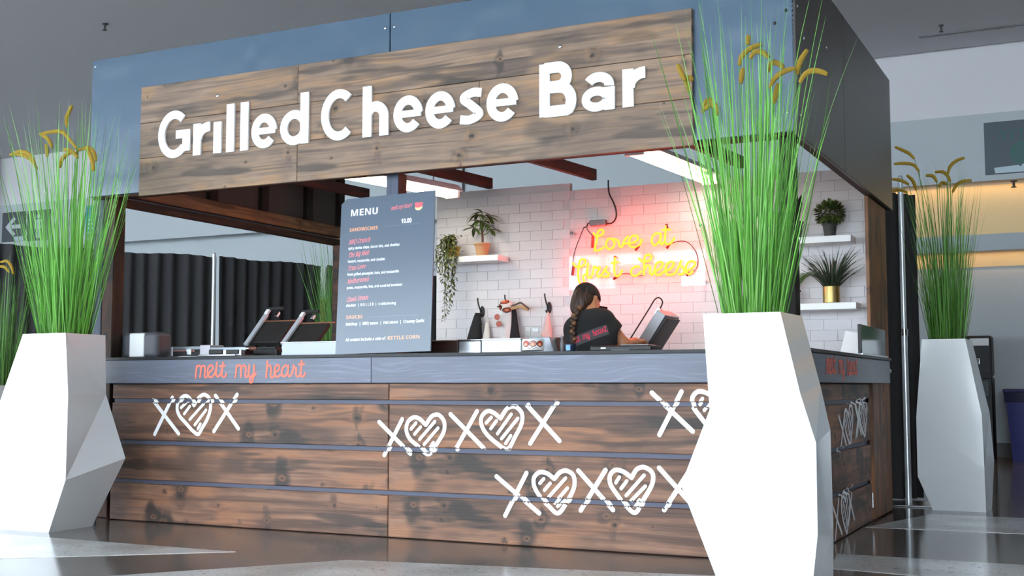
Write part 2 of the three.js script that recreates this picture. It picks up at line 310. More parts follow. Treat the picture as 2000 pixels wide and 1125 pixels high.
{ const p = onZ(585, 520, -6.1); const q = thing('door_post', 'narrow yellow painted post seen through the gap in the drape', 'post', [p.x, 0, -6.6]); part('post', rbox(0.16, 2.0, 0.1, 0.01, 0, 1.0, 0), std('#b98f3c'), q); part('post_top', rbox(0.16, 0.42, 0.1, 0.01, 0, 2.21, 0), paint.upper, q); }
solo('drape', pleats(2.12, -3.44, 2.5, -3.86, 2.42, 0.02, 71, 0.05, 0.12), M.drape, 'black drape bunched beside the polished steel pole at the stall corner', 'drape', 'black drapes round the stall');
solo('drape', pleats(-0.6, -3.38, 2.12, -3.44, 2.42, 0.02, 73), M.drape, 'black drape hanging behind the white brick wall of the stall', 'drape', 'black drapes round the stall');
// dispenser tower and bin by the far wall
{
  const a = onZ(1900, 655, -9.9), b = onZ(1934, 655, -9.9), t = thing('dispenser_tower', 'tall black dispenser tower with a white label against the far wall', 'dispenser', [(a.x + b.x) / 2 - 0.06, 0, -9.95]);
  part('cabinet', rbox(0.36, 1.0, 0.34, 0.02, 0, 0.5, 0), M.black, t);
  part('head', join([rbox(0.36, 0.5, 0.34, 0.03, 0, 1.27, -0.02), rbox(0.36, 0.06, 0.06, 0.01, 0, 1.02, 0.14)]), M.black, t);
  part('label_plate', box(0.22, 0.09, 0.006, 0.04, 1.44, 0.153), M.paintWhite, t, 'white label plate'); part('drip_tray', rbox(0.28, 0.2, 0.03, 0.008, 0, 0.86, 0.165), std('#3b4448', { roughness: 0.3 }), t); part('tap', rbox(0.05, 0.08, 0.06, 0.01, 0.02, 1.2, 0.17), M.chrome, t);
}
{
  const a = onZ(1962, 765, -9.8), t = thing('trash_bin', 'blue plastic trash bin with a dark liner folded over its rim', 'bin', [a.x + 0.34, 0, -9.8]);
  const tap = (w0, w1, h) => { const g = new THREE.CylinderGeometry(w1, w0, h, 4, 1); g.rotateY(Math.PI / 4); g.translate(0, h / 2, 0); return g; };
  part('body', tap(0.36, 0.44, 0.78), std('#3d3f73', { roughness: 0.45 }), t); const ln = tap(0.455, 0.47, 0.14); ln.translate(0, 0.7, 0); part('liner', ln, std('#2c2c44', { roughness: 0.25 }), t); part('rim', turned(new THREE.TorusGeometry(0.46, 0.022, 8, 4), -Math.PI / 2, 0, 0, 0, 0.84, 0).rotateY(Math.PI / 4), std('#34365f'), t);
}

// ------------------------------------------------------------------ the stall: posts, fascia, beams
const stall = thing('market_stall', 'dark timber food stall frame with blue-grey fascia panels on wooden posts', 'stall');
part('post', board(-2.372, -2.272, 0, 2.19, -0.15, -0.05, 0.006, 0.4, 0.3, true), M.post, stall, 'brown stained timber post');
part('post', board(-2.462, -2.376, 0, 2.19, -0.08, -0.05, 0.004, 0.2, 0.1, true), M.greyPost, stall, 'weathered grey timber post');
part('post', board(2.353, 2.43, 1.086, 2.19, -0.13, -0.05, 0.005, 1.1, 0.2, true), std('#3d3937', { map: woodBarTex, roughness: 0.75 }), stall, 'nearly black timber post');
part('post', join([board(-0.062, 0.022, 1.086, 2.19, -0.06, -0.05, 0.003, 0.3, 0, true)]), M.greyPost, stall, 'weathered grey timber post');
part('post', span(-0.062, 0.022, 1.086, 2.19, -0.15, -0.06), M.post, stall, 'brown stained timber post');
part('post', span(2.3, 2.4, 0, 2.19, -2.98, -2.88), M.post, stall); part('post', span(-2.42, -2.32, 0, 2.17, -2.98, -2.88), M.post, stall);
const FB = 2.2, FT = 3.165;
part('fascia_panel', board(-2.45, -0.003, FB, FT, 0, 0.02, 0.003), M.fascia, stall); part('fascia_panel', board(0.003, 2.46, FB, FT, 0, 0.02, 0.003), M.fascia, stall);
const sidePanel = (z0, z1, X, s) => { const g = board(z0, z1, FB - 0.015, FT, 0, 0.02, 0.003); g.rotateY((s * Math.PI) / 2); g.translate(X, 0, 0); return g; };
part('fascia_panel', sidePanel(-0.02, 1.22, 2.45, 1), M.fasciaDark, stall, 'dark brown side fascia panel'); part('fascia_panel', sidePanel(1.223, 3.0, 2.45, 1), M.fasciaDark, stall, 'dark brown side fascia panel');
part('fascia_panel', sidePanel(-3.0, 0, -2.43, -1), M.fascia, stall);
part('inner_lining', join([span(-2.43, -2.415, 2.34, FT, -3.0, 0), span(-2.43, 2.45, 2.26, FT, -0.012, -0.002), span(2.435, 2.45, FB, FT, -3.0, 0)]), M.inside, stall);
part('header_beam', board(-2.43, 2.43, 2.19, 2.28, -0.11, -0.015, 0.004, 0, 0.7), M.post, stall);
const rail = (y0, y1, x0, x1, m, ov) => { const g = board(0.12, 2.97, y0, y1, 0, x1 - x0, 0.004, 0, ov); g.rotateY(Math.PI / 2); g.translate(x0, 0, 0); part('rail', g, m, stall); };
rail(2.165, 2.225, -2.425, -2.385, M.post, 0.2); rail(2.245, 2.345, -2.42, -2.39, std('#ffd9b0', { map: woodSignTex, roughness: 0.6 }), 0.5); rail(3.08, 3.16, -2.42, -2.38, M.inside, 0.5);
for (const z of [-0.55, -1.2, -1.84, -2.46, -2.95]) part('stud', span(-2.415, -2.375, 2.345, 3.08, z - 0.045, z + 0.045), std('#211f1e', { roughness: 0.85 }), stall);
{ const g = board(-2.98, 0, FB - 0.02, FB + 0.05, 0, 0.03, 0.003); g.rotateY(-Math.PI / 2); g.rotateY(Math.PI); part('rail', span(2.41, 2.45, 2.185, 2.255, -2.98, -0.11), std('#3a3634', { roughness: 0.7 }), stall); }
const redBeam = std('#7a4638', { map: woodBarTex, roughness: 0.6 });
for (const [x0, x1, zb] of [[0.03, 0.335, -2.42], [-0.9, -0.57, -2.42], [1.28, 1.5, -2.42], [-2.0, -1.75, -2.42]]) {
  const L = Math.hypot(x1 - x0, zb + 0.1), g = box(0.042, 0.085, L, 0, 0, -L / 2); part('joist', turned(g, 0, -Math.atan2(x1 - x0, -zb - 0.1), 0, x0, 2.525, -0.1), redBeam, stall);
}
for (const [x, y] of [[-2.42, 3.12], [-0.035, 3.075], [0.03, 3.075], [2.42, 3.12], [2.42, 2.3], [2.36, 2.78], [2.42, 2.84]]) part('screw', ball(0.009, x, y, 0.021, 1, 1, 0.5, 10), x > 2.3 && y < 3 && y > 2.5 ? M.black : M.chrome, stall);
for (const [x, y] of [[1557, 12], [1570, 75], [1614, 93], [1563, 225]]) { const p = onX(x, Math.max(y, 4), 2.471); part('screw', ball(0.009, 2.471, p.y, p.z, 0.5, 1, 1, 10), M.chrome, stall); }
// ------------------------------------------------------------------ fluorescent lamps
const lampGlow = new THREE.MeshStandardMaterial({ color: '#fff6e6', emissive: '#fff0d2', emissiveIntensity: 7 });
function shopLight(label, x0, z0, x1, z1, y, k) {
  const L = Math.hypot(x1 - x0, z1 - z0), t = thing('fluorescent_lamp', label, 'lamp', [(x0 + x1) / 2, y, (z0 + z1) / 2], 'fluorescent lamps under the joists', Math.atan2(x1 - x0, z1 - z0));
  const s = new THREE.Shape([[-0.105, 0.0], [-0.05, 0.055], [0.05, 0.055], [0.105, 0.0], [0.1, 0.0], [0.047, 0.049], [-0.047, 0.049], [-0.1, 0]].map(([a, b]) => V2(a, b)));
  const g = new THREE.ExtrudeGeometry(s, { depth: L, bevelEnabled: false }); g.translate(0, 0, -L / 2); part('reflector', g, M.white, t);
  for (const a of [-0.045, 0.045]) { const c = cyl(0.016, 0.016, L - 0.06, 0, 0, 0, 14); c.rotateX(Math.PI / 2); c.translate(a, -0.026, -(L - 0.06) / 2); part('fluorescent_tube', c, lampGlow, t); }
  for (const e of [-1, 1]) part('end_cap', join([box(0.13, 0.075, 0.02, 0, -0.01, e * (L / 2 - 0.015))]), M.white, t);
  part('hanger', join([cyl(0.004, 0.004, 0.07, 0, 0.054, L * 0.32, 8), cyl(0.004, 0.004, 0.07, 0, 0.054, -L * 0.32, 8)]), M.steel, t);
  const r = new THREE.RectAreaLight('#fff0d8', k, 0.13, L - 0.06); r.position.set(0, -0.048, 0); r.rotation.x = -Math.PI / 2; t.add(r);
}
shopLight('twin tube fluorescent lamp above the menu board near the middle post', -0.99, -0.78, -0.71, -2.06, 2.41, 14);
shopLight('twin tube fluorescent lamp ending behind the tall grass of the front planter', 1.19, -1.0, 1.3, -2.33, 2.41, 11);

// ------------------------------------------------------------------ sign board with letters
const sign = thing('sign_board', 'wide stained plank sign board with white letters fixed to the blue fascia', 'sign', [0, 0, 0]);
{
  const R = rng(3), ys = [[2.17, 2.423], [2.425, 2.664], [2.666, 2.915]], xs = [[-1.965, -0.66, 1.92], [-1.965, 0.633, 1.92], [-1.965, -0.66, 1.92]];
  for (let r = 0; r < 3; r++) for (let k = 0; k < 2; k++) part('plank', board(xs[r][k] + (k ? 0.001 : 0), xs[r][k + 1] - (k ? 0 : 0.001), ys[r][0], ys[r][1], 0.021, 0.05 + (R() - 0.5) * 0.002, 0.003, R() * 2.4, R() * 1.2), M.woodSign, sign);
  for (const [x, y] of [[425, 187], [1094, 91]]) { const p = onZ(x, y, 0.052); part('screw', ball(0.011, p.x, p.y, 0.052, 1, 1, 0.5, 10), M.chrome, sign); }
}
// a letter stroke: a path given a width, extruded
const arc = (cx, cy, rx, ry, a0, a1, n = 26) => Array.from({ length: n + 1 }, (_, i) => { const a = THREE.MathUtils.degToRad(a0 + ((a1 - a0) * i) / n); return [cx + rx * Math.cos(a), cy + ry * Math.sin(a)]; });
const smooth2 = (pts, n) => new THREE.CatmullRomCurve3(pts.map(([x, y]) => V3(x, y, 0)), false, 'centripetal').getPoints(n).map((p) => [p.x, p.y]);
function offsetPath(pts, w) {
  const l = [], r = [];
  for (let i = 0; i < pts.length; i++) {
    const a = pts[Math.max(0, i - 1)], b = pts[Math.min(pts.length - 1, i + 1)], d = Math.hypot(b[0] - a[0], b[1] - a[1]) || 1, nx = -(b[1] - a[1]) / d, ny = (b[0] - a[0]) / d;
    l.push([pts[i][0] + (nx * w) / 2, pts[i][1] + (ny * w) / 2]); r.push([pts[i][0] - (nx * w) / 2, pts[i][1] - (ny * w) / 2]);
  }
  return [l, r];
}
function stroke(pts, w, depth) {
  const [l, r] = offsetPath(pts, w), s = new THREE.Shape([...l, ...r.reverse()].map(([x, y]) => V2(x, y)));
  return new THREE.ExtrudeGeometry(s, { depth, bevelEnabled: false });
}
const RW = 0.056, LW = 0.064, CAP = 0.308, XH = 0.215;
const glyph = {
  G: (w) => [[arc(w / 2, CAP / 2, (w - RW) / 2, (CAP + 0.012 - RW) / 2, 48, 318, 40), RW], [[w - LW / 2, 0.035], [w - LW / 2, 0.178]], [[w * 0.56, 0.15], [w - 0.002, 0.15], 0.056]],
  C: (w) => [[arc(w / 2 + 0.012, CAP / 2, (w - RW) / 2, (CAP + 0.012 - RW) / 2, 48, 312, 40), RW]],
  r: (w) => [[[LW / 2, 0], [LW / 2, XH - 0.004]], [[...arc(w * 0.93, XH - LW / 2 - 0.075, w * 0.93 - LW / 2 - 0.008, 0.075, 185, 88, 18)]]],
  i: () => [[[LW / 2, 0], [LW / 2, XH - 0.008]]],
  l: () => [[[LW / 2, 0], [LW / 2, CAP + 0.008]]],
  e: (w) => [[arc(w / 2, XH / 2, (w - RW) / 2, (XH + 0.008 - RW) / 2, 2, 322, 40), RW], [[0.04, XH * 0.52 - 0.004], [w - 0.012, XH * 0.52 - 0.004], 0.042]],
  d: (w) => [[arc(w / 2 - 0.004, XH / 2, (w - RW) / 2, (XH + 0.008 - RW) / 2, 0, 359.9, 40), RW], [[w - LW / 2, 0], [w - LW / 2, CAP + 0.016]]],
  h: (w) => [[[LW / 2, 0], [LW / 2, CAP + 0.006]], [[...arc(w / 2, XH - LW / 2 - (w - LW) / 2, (w - LW) / 2, (w - LW) / 2, 180, 0, 24), [w - LW / 2, 0]]]],
  s: (w) => [[smooth2([[w * 0.9, XH * 0.845], [w * 0.55, XH - 0.028], [w * 0.19, XH * 0.73], [w * 0.5, XH * 0.52], [w * 0.82, XH * 0.27], [w * 0.45, 0.028], [w * 0.06, XH * 0.16]], 40), 0.052]],
  B: (w) => [[[LW / 2, 0], [LW / 2, CAP - 0.004]], [[[LW / 2, CAP - 0.03], [w * 0.5, CAP - 0.03], ...arc(w * 0.5, CAP * 0.725, w * 0.38 - LW / 2, CAP * 0.275 - 0.03, 90, -90, 18), [LW / 2, CAP * 0.55]]], [[[LW / 2, CAP * 0.53], [w * 0.52, CAP * 0.53], ...arc(w * 0.54, CAP * 0.27, w * 0.46 - LW / 2, CAP * 0.26, 90, -90, 18).map(([x, y]) => [x, Math.max(y, 0.028)]), [LW / 2, 0.028]]]],
  a: (w) => [[[w - LW / 2, 0], [w - LW / 2, XH * 0.6]], [arc(w * 0.46 + 0.01, XH * 0.66, w * 0.54 - LW / 2 - 0.01, XH * 0.34 - 0.026, -8, 152, 22), 0.056], [arc(w * 0.45, XH * 0.31, w * 0.45 - 0.026, XH * 0.31 - 0.022, 0, 359.9, 34), 0.05]],
};
for (const [ch, x0, x1, y] of [['G', -1.79, -1.516, 2.406], ['r', -1.489, -1.344, 2.402], ['i', -1.319, -1.253, 2.402], ['l', -1.214, -1.149, 2.4], ['l', -1.1, -1.034, 2.4], ['e', -1.01, -0.81, 2.405], ['d', -0.779, -0.564, 2.404], ['C', -0.482, -0.218, 2.405], ['h', -0.164, 0.021, 2.4], ['e', 0.057, 0.259, 2.407], ['e', 0.279, 0.479, 2.408], ['s', 0.504, 0.671, 2.409], ['e', 0.688, 0.891, 2.409], ['B', 1.025, 1.253, 2.404], ['a', 1.284, 1.481, 2.407], ['r', 1.527, 1.666, 2.41]]) {
  const gs = glyph[ch](x1 - x0).map((s, i) => { let pts = s, w = LW; if (typeof s[s.length - 1] === 'number') { w = s[s.length - 1]; pts = s.slice(0, -1); } if (Array.isArray(pts[0][0])) pts = pts[0]; const g = stroke(pts, w, 0.014); g.translate(0, 0, i * 0.0006); return g; });
  const g = join(gs); g.translate(x0, y, 0.0515); part('letter', g, M.paintWhite, sign);
}

const SCRIPT = {
  melt: [[-1445,947,-1441,985,-1436,1022], [-1440,996,-1430,1020,-1416,1025,-1403,1017,-1402,989,-1407,951], [-1404,996,-1394,1019,-1380,1024,-1369,1016,-1369,985,-1372,959,-1363,948,-1348,959,-1327,985,-1306,1002,-1305,1019,-1320,1027,-1336,1021,-1346,998,-1345,972,-1334,954,-1315,951,-1297,963,-1281,993,-1271,1044], [-1271,1044,-1277,993,-1276,963,-1264,954,-1248,963,-1230,1001,-1221,1043], [-1221,1043,-1228,993,-1229,959,-1215,950,-1202,956,-1194,973], [-1247,1020,-1207,1022]],
  my: [[-1120,950,-1115,983,-1112,1021], [-1115,996,-1105,1019,-1090,1025,-1078,1017,-1075,987,-1075,952], [-1075,994,-1067,1017,-1053,1024,-1042,1017,-1040,983,-1042,958,-1034,950,-1021,958,-1012,1025], [-1012,1025,-1017,991,-1014,962,-1003,953,-987,958,-974,983,-972,1025], [-972,1025,-976,974,-981,937,-989,918,-999,915,-1007,926,-1000,943,-976,953,-959,972]],
  heart: [[-870,1049,-873,1007,-877,947], [-876,986,-866,1015,-853,1022,-842,1013,-839,982,-843,957,-832,945,-818,955,-798,982,-778,998,-777,1015,-790,1024,-804,1017,-811,994,-812,969,-801,953,-785,952,-767,961,-754,963], [-710,1014,-725,1021,-743,1012,-755,990,-754,963,-741,953,-724,961,-709,989,-707,1018], [-707,1018,-711,981,-708,957,-696,954,-683,967,-671,997,-669,1022], [-669,1022,-666,1012,-649,1001,-649,977,-647,956,-635,951,-620,962,-611,1005,-608,1048], [-608,1048,-612,989,-613,960,-603,951,-588,956,-580,972], [-628,1026,-590,1029]],
  neonL: [[374,2057,391,2032,423,2033,451,2049,451,2073,432,2080,410,2063,404,2025,391,1973,381,1921], [381,1921,409,1922,457,1943]],
  neonOve: [[529,2004,498,2006,478,1980,479,1945,503,1926,531,1940,544,1971,529,2001,554,1997,572,1987,590,1939,606,1942,622,1984,650,2015], [621,1961,658,1962,701,1968,732,1990,726,2013,689,2018,665,1994,661,1953,683,1932,719,1933,750,1954,761,1985]],
  neonAt: [[902,2024,872,2025,847,2001,841,1961,862,1937,889,1953,910,1986,911,2023], [911,2023,906,1963,916,1940,937,1956], [953,2075,947,2013,946,1955,964,1937,990,1947,1015,1983], [923,2048,983,2048]],
  neonFirst: [[203,1835,218,1811,257,1803,295,1819,305,1848,283,1862,260,1850,250,1803,244,1745,253,1685,272,1667,294,1684,285,1731,307,1742,327,1823], [327,1823,321,1765,326,1718,345,1717,367,1751,377,1804,396,1785,424,1796,402,1750,408,1720,427,1725,459,1765,477,1793], [477,1793,468,1764,496,1740,489,1723,452,1721], [546,1860,540,1791,542,1744,558,1717,583,1728,604,1759], [518,1821,568,1824]],
  neonCheese: [[739,1782,712,1786,684,1770,675,1738,693,1717,727,1722,754,1746], [737,1845,755,1827,791,1820,828,1832,834,1858,813,1870,789,1860,779,1803,775,1723], [779,1757,803,1790,824,1778,824,1732,839,1717,857,1742,887,1752,914,1774,923,1802,906,1812,875,1799,863,1759,869,1722,899,1715,935,1739,970,1749,1000,1770,1010,1798,989,1809,962,1795,947,1761,952,1721,982,1711,1018,1724,1048,1768,1066,1813], [1066,1813,1060,1779,1089,1744,1082,1716,1047,1714], [1088,1721,1112,1737,1153,1758,1174,1785,1160,1805,1124,1799,1103,1766,1106,1726,1129,1711,1153,1730]],
};
const CROSSES = [
  [[-1839,801,-1612,583], [-1816,575,-1671,819]],
  [[-1311,832,-1121,623], [-1319,603,-1136,839]],
  [[-64,679,155,496], [97,697,-26,483]],
  [[423,730,641,540], [598,749,458,527]],
  [[914,787,1115,590], [1097,805,936,572]],
  [[724,382,991,188], [913,407,779,165]],
  [[1228,430,1430,226], [1388,438,1241,215]],
  [[1695,459,1877,270], [1880,474,1721,239]],
  [[1658,857,1883,655], [1824,863,1699,634]],
];
const HEARTS = [
  [[-1488,768,-1523,812,-1559,830,-1593,818,-1622,787,-1629,744,-1610,702,-1554,653,-1488,600,-1448,582], [-1448,582,-1415,624,-1377,678,-1354,735,-1351,785,-1366,819,-1406,838,-1449,818,-1478,780,-1488,768], [-1596,752,-1555,783], [-1568,712,-1522,762], [-1520,676,-1385,798], [-1477,642,-1386,739], [-1451,616,-1430,649]],
  [[258,666,209,704,174,709,136,682,125,634,147,586,210,539,277,496], [277,496,335,560,382,638,379,691,341,726,299,717,258,666], [157,640,192,677], [182,611,223,653], [217,581,320,687], [248,552,341,649], [280,523,311,565]],
  [[749,710,703,742,667,750,631,723,624,682,651,630,717,574,792,538], [792,538,840,605,885,692,882,743,840,777,795,768,749,710], [657,683,690,715], [687,651,723,695], [730,623,818,734], [756,595,859,711], [782,569,814,613]],
  [[1083,381,1034,411,991,413,959,383,959,339,998,277,1051,228,1103,193], [1103,193,1159,258,1204,348,1197,404,1153,428,1118,417,1083,381], [995,353,1019,379], [1023,316,1058,355], [1051,282,1152,387], [1086,249,1163,333], [1103,231,1138,263]],
  [[1538,402,1492,432,1445,440,1415,411,1415,367,1451,313,1503,254,1556,217], [1556,217,1602,283,1658,382,1656,431,1610,460,1571,449,1538,402], [1448,372,1468,403], [1478,342,1511,383], [1507,306,1610,417], [1533,277,1616,359], [1553,250,1583,285]],
];

// ------------------------------------------------------------------ painted strokes
// points in millimetres: x, y pairs
const pairs = (a) => Array.from({ length: a.length / 2 }, (_, i) => [a[2 * i] / 1000, a[2 * i + 1] / 1000]);
let lifted = 0;
function flatStroke(pts, w, zOf, step = 0.006) {
  const base = (lifted++ % 6) * 0.00025; // coats of paint lie one over the other
  const pos = [];
  let L = 0; for (let i = 1; i < pts.length; i++) L += Math.hypot(pts[i][0] - pts[i - 1][0], pts[i][1] - pts[i - 1][1]);
  const n = Math.max(2, Math.ceil(L / step)), c = pts.length > 2 ? new THREE.CatmullRomCurve3(pts.map(([x, y]) => V3(x, y, 0)), false, 'centripetal') : new THREE.LineCurve3(V3(...pts[0], 0), V3(...pts[1], 0));
  const q = c.getSpacedPoints(n).map((p) => [p.x, p.y]), [l, r] = offsetPath(q, w);
  let coat = base; const v = (p) => [p[0], p[1], zOf(p[1]) + coat];
  const tri = (a, b, d) => { const k = (b[0] - a[0]) * (d[1] - a[1]) - (b[1] - a[1]) * (d[0] - a[0]); if (k < 0) [b, d] = [d, b]; pos.push(...v(a), ...v(b), ...v(d)); };
  for (let i = 0; i < n; i++) for (const e of [l, r]) { coat = base + (0.0002 * i) / n; tri(e[i], e[i + 1], q[i + 1]); tri(e[i], q[i + 1], q[i]); }
  for (const [e, f, s] of [[q[0], l[0], 1], [q[n], l[n], -1]]) { coat = s > 0 ? base : base + 0.0002; const a0 = Math.atan2(f[1] - e[1], f[0] - e[0]); for (let k = 0; k < 6; k++) { const a = a0 + (s * k * Math.PI) / 6, b = a0 + (s * (k + 1) * Math.PI) / 6; tri(e, [e[0] + (w / 2) * Math.cos(a), e[1] + (w / 2) * Math.sin(a)], [e[0] + (w / 2) * Math.cos(b), e[1] + (w / 2) * Math.sin(b)]); } }
  const g = new THREE.BufferGeometry(); g.setAttribute('position', new THREE.Float32BufferAttribute(pos, 3)); g.computeVertexNormals(); return ready(g);
}
// ------------------------------------------------------------------ the bar counter
const bar = thing('bar_counter', 'long stained plank bar counter with dark top and painted hearts and crosses', 'counter');
const ROWS = [[0.004, 0.249], [0.275, 0.506], [0.534, 0.784], [0.81, 0.908]];
const inGroove = (y) => ROWS.every(([a, b]) => y < a || y > b);
part('backing_panel', span(-2.2, 2.395, 0.004, 0.91, -0.045, -0.022), M.groove, bar); part('backing_panel', span(2.375, 2.397, 0.004, 0.91, -2.15, -0.045), M.groove, bar);
{
  const R = rng(8);
  for (const [y0, y1] of ROWS) {
    for (const [x0, x1] of [[-2.2, -0.002], [0.002, 2.42]]) part('plank', board(x0, x1, y0, y1, -0.022, (R() - 0.5) * 0.002, 0.004, R() * 2.4, R() * 1.2), M.woodBar, bar);
    const g = board(0.001, 2.15, y0, y1, 0, 0.022, 0.004, R() * 2.4, R() * 1.2); g.rotateY(Math.PI / 2); g.translate(2.397, 0, -0.001); part('plank', g, M.woodBar, bar);
  }
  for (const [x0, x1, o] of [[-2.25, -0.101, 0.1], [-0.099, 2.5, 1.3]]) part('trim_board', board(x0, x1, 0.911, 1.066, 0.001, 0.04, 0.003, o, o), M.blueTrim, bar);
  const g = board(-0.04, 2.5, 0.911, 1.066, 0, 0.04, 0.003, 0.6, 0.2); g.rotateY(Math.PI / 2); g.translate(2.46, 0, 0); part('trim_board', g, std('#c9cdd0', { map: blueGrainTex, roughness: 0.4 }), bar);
  part('countertop', join([span(-2.26, 2.512, 1.067, 1.085, -0.62, 0.048), span(1.9, 2.44, 1.067, 1.085, -2.38, -0.62), span(2.44, 2.512, 1.067, 1.085, -2.5, -0.62)]), M.blackTop, bar);
  part('carcass', join([span(-2.18, 2.36, 0.004, 1.066, -0.6, -0.046), span(1.95, 2.37, 0.004, 1.066, -2.37, -0.6)]), M.inside, bar);
}
const onPlank = (y) => (inGroove(y) ? -0.0205 : 0.0022);
// a mark is one part; its second stroke or its hatching lines are pieces of that part
function painted(name, strokes, put) { // strokes: [points, width]; the first makes the part
  const geo = strokes.map(([p, w]) => put(flatStroke(p, w, onPlank))), m = part(name, geo[0], M.paintWhite, bar);
  geo.slice(1).forEach((g) => part('brush_stroke', g, M.paintWhite, m)); return m;
}
const asIs = (g) => g;
const cross = (c, put = asIs) => painted('painted_cross', c.map((s) => [pairs(s), 0.026]), put);
const heart = (h, put = asIs) => painted('painted_heart', [[[...pairs(h[0]), ...pairs(h[1]).slice(1)], 0.025], ...h.slice(2).map((s) => [pairs(s), 0.02])], put);
for (const c of CROSSES) cross(c);
for (const h of HEARTS) heart(h);
// the heart at the far end, partly behind the planter, has the shape of the others
const move = (a, s, dx, dy) => a.map((v, i) => v * s + (i % 2 ? dy : dx));
heart(HEARTS[4].map((q) => move(q, 1, 470, 424)));
// the same marks on the side of the bar
const toSide = (g, X) => { g.rotateY(Math.PI / 2); g.translate(X, 0, 0); return g; };
for (const [k, dx, dy, s] of [[3, 680, -12, 1], [4, 680, 0, 1], [3, 1200, 55, 1], [5, 180, -148, 0.95], [6, 145, -135, 0.95]]) cross(CROSSES[k].map((q) => move(q, s, dx, dy)), (g) => toSide(g, 2.42));
for (const [k, dx, dy] of [[2, 640, 0], [2, 1130, 35], [3, 160, -170]]) heart(HEARTS[k].map((q) => move(q, 1, dx, dy)), (g) => toSide(g, 2.42));
for (const w of ['melt', 'my', 'heart']) part('lettering', join(SCRIPT[w].map((s) => flatStroke(pairs(s), 0.0135, () => 0.0415))), M.coral, bar, 'coral handwritten word ' + w);
for (const w of ['melt', 'my', 'heart']) part('lettering', toSide(join(SCRIPT[w].map((s) => flatStroke(pairs(s).map(([x, y]) => [(x + 1.445) * 1.02 + 0.4, y + 0.012]), 0.0135, () => 0.0015))), 2.5), M.coral, bar, 'coral handwritten word ' + w);
part('hinge', join([box(0.002, 0.1, 0.035, 2.422, 0.14, -2.165), cyl(0.006, 0.006, 0.1, 2.424, 0.09, -2.148, 10)]), M.chrome, bar);
// plank door that closes the corner of the stall behind the bar
{
  const t = thing('plank_door', 'narrow brown plank door at the back corner of the stall', 'door', [2.41, 0, -2.18]);
  for (let k = 0; k < 3; k++) { const g = board(k * 0.235 + 0.002, (k + 1) * 0.235 - 0.002, 0.01, 2.18, 0, 0.025, 0.004, k * 0.7, k * 0.37, true); g.rotateY(Math.PI / 2); part('plank', g, std('#f2c9a6', { map: woodSignTex, roughness: 0.55 }), t); }
  part('knob', ball(0.02, 0.045, 1.0, -0.55), M.chrome, t);
}

// ------------------------------------------------------------------ white brick wall at the back of the stall
const WZ = -2.4;
{
  const wall = struct('wall_stall_back', join([span(-1.06, 0.135, 0, 2.475, WZ - 0.05, WZ - 0.006), span(0.135, 2.405, 0, 2.415, WZ - 0.05, WZ - 0.006)]), M.mortar);
  const bw = 0.19, bh = 0.0755, gap = 0.0022, R = rng(21), hidden = [], gfull = [0, 1, 2].map((k) => board(-bw / 2 + gap / 2, bw / 2 - gap / 2, -bh / 2 + gap / 2, bh / 2 - gap / 2, -0.006, 0, 0.0012));
  let built = 0;
  for (let r = 0; r < 33; r++) for (let c = -1; c < 19; c++) {
    let x0 = -1.06 + (c + (r % 2) * 0.5) * bw, x1 = x0 + bw; const y0 = r * bh, y1 = y0 + bh;
    x0 = Math.max(x0, -1.06); x1 = Math.min(x1, 2.405);
    if (x0 < 0.135 && x1 > 0.135) { if (0.135 - x0 > x1 - 0.135) x1 = 0.135; else x0 = 0.135; }
    if (x1 - x0 < 0.03 || y1 > (x1 <= 0.136 ? 2.48 : 2.42)) continue;
    const seen = y0 > 1.12 && x1 > -0.86 && built < 300, full = x1 - x0 > bw - 0.001, z = WZ - R() * 0.0008, cx = (x0 + x1) / 2, cy = (y0 + y1) / 2;
    const k = Math.floor(R() * 3);
    if (seen) { const m = part('brick', full ? gfull[k] : board(x0 - cx + gap / 2, x1 - cx - gap / 2, -bh / 2 + gap / 2, bh / 2 - gap / 2, -0.006, 0, 0.0012), M.brick[k], wall); m.position.set(cx, cy, z); built++; }
    else { const g = board(x0 + gap / 2, x1 - gap / 2, y0 + gap / 2, y1 - gap / 2, z - 0.006, z, 0.0012); hidden.push(g); }
  }
  stuff('brick_courses', join(hidden), M.brick[0], wall);
}
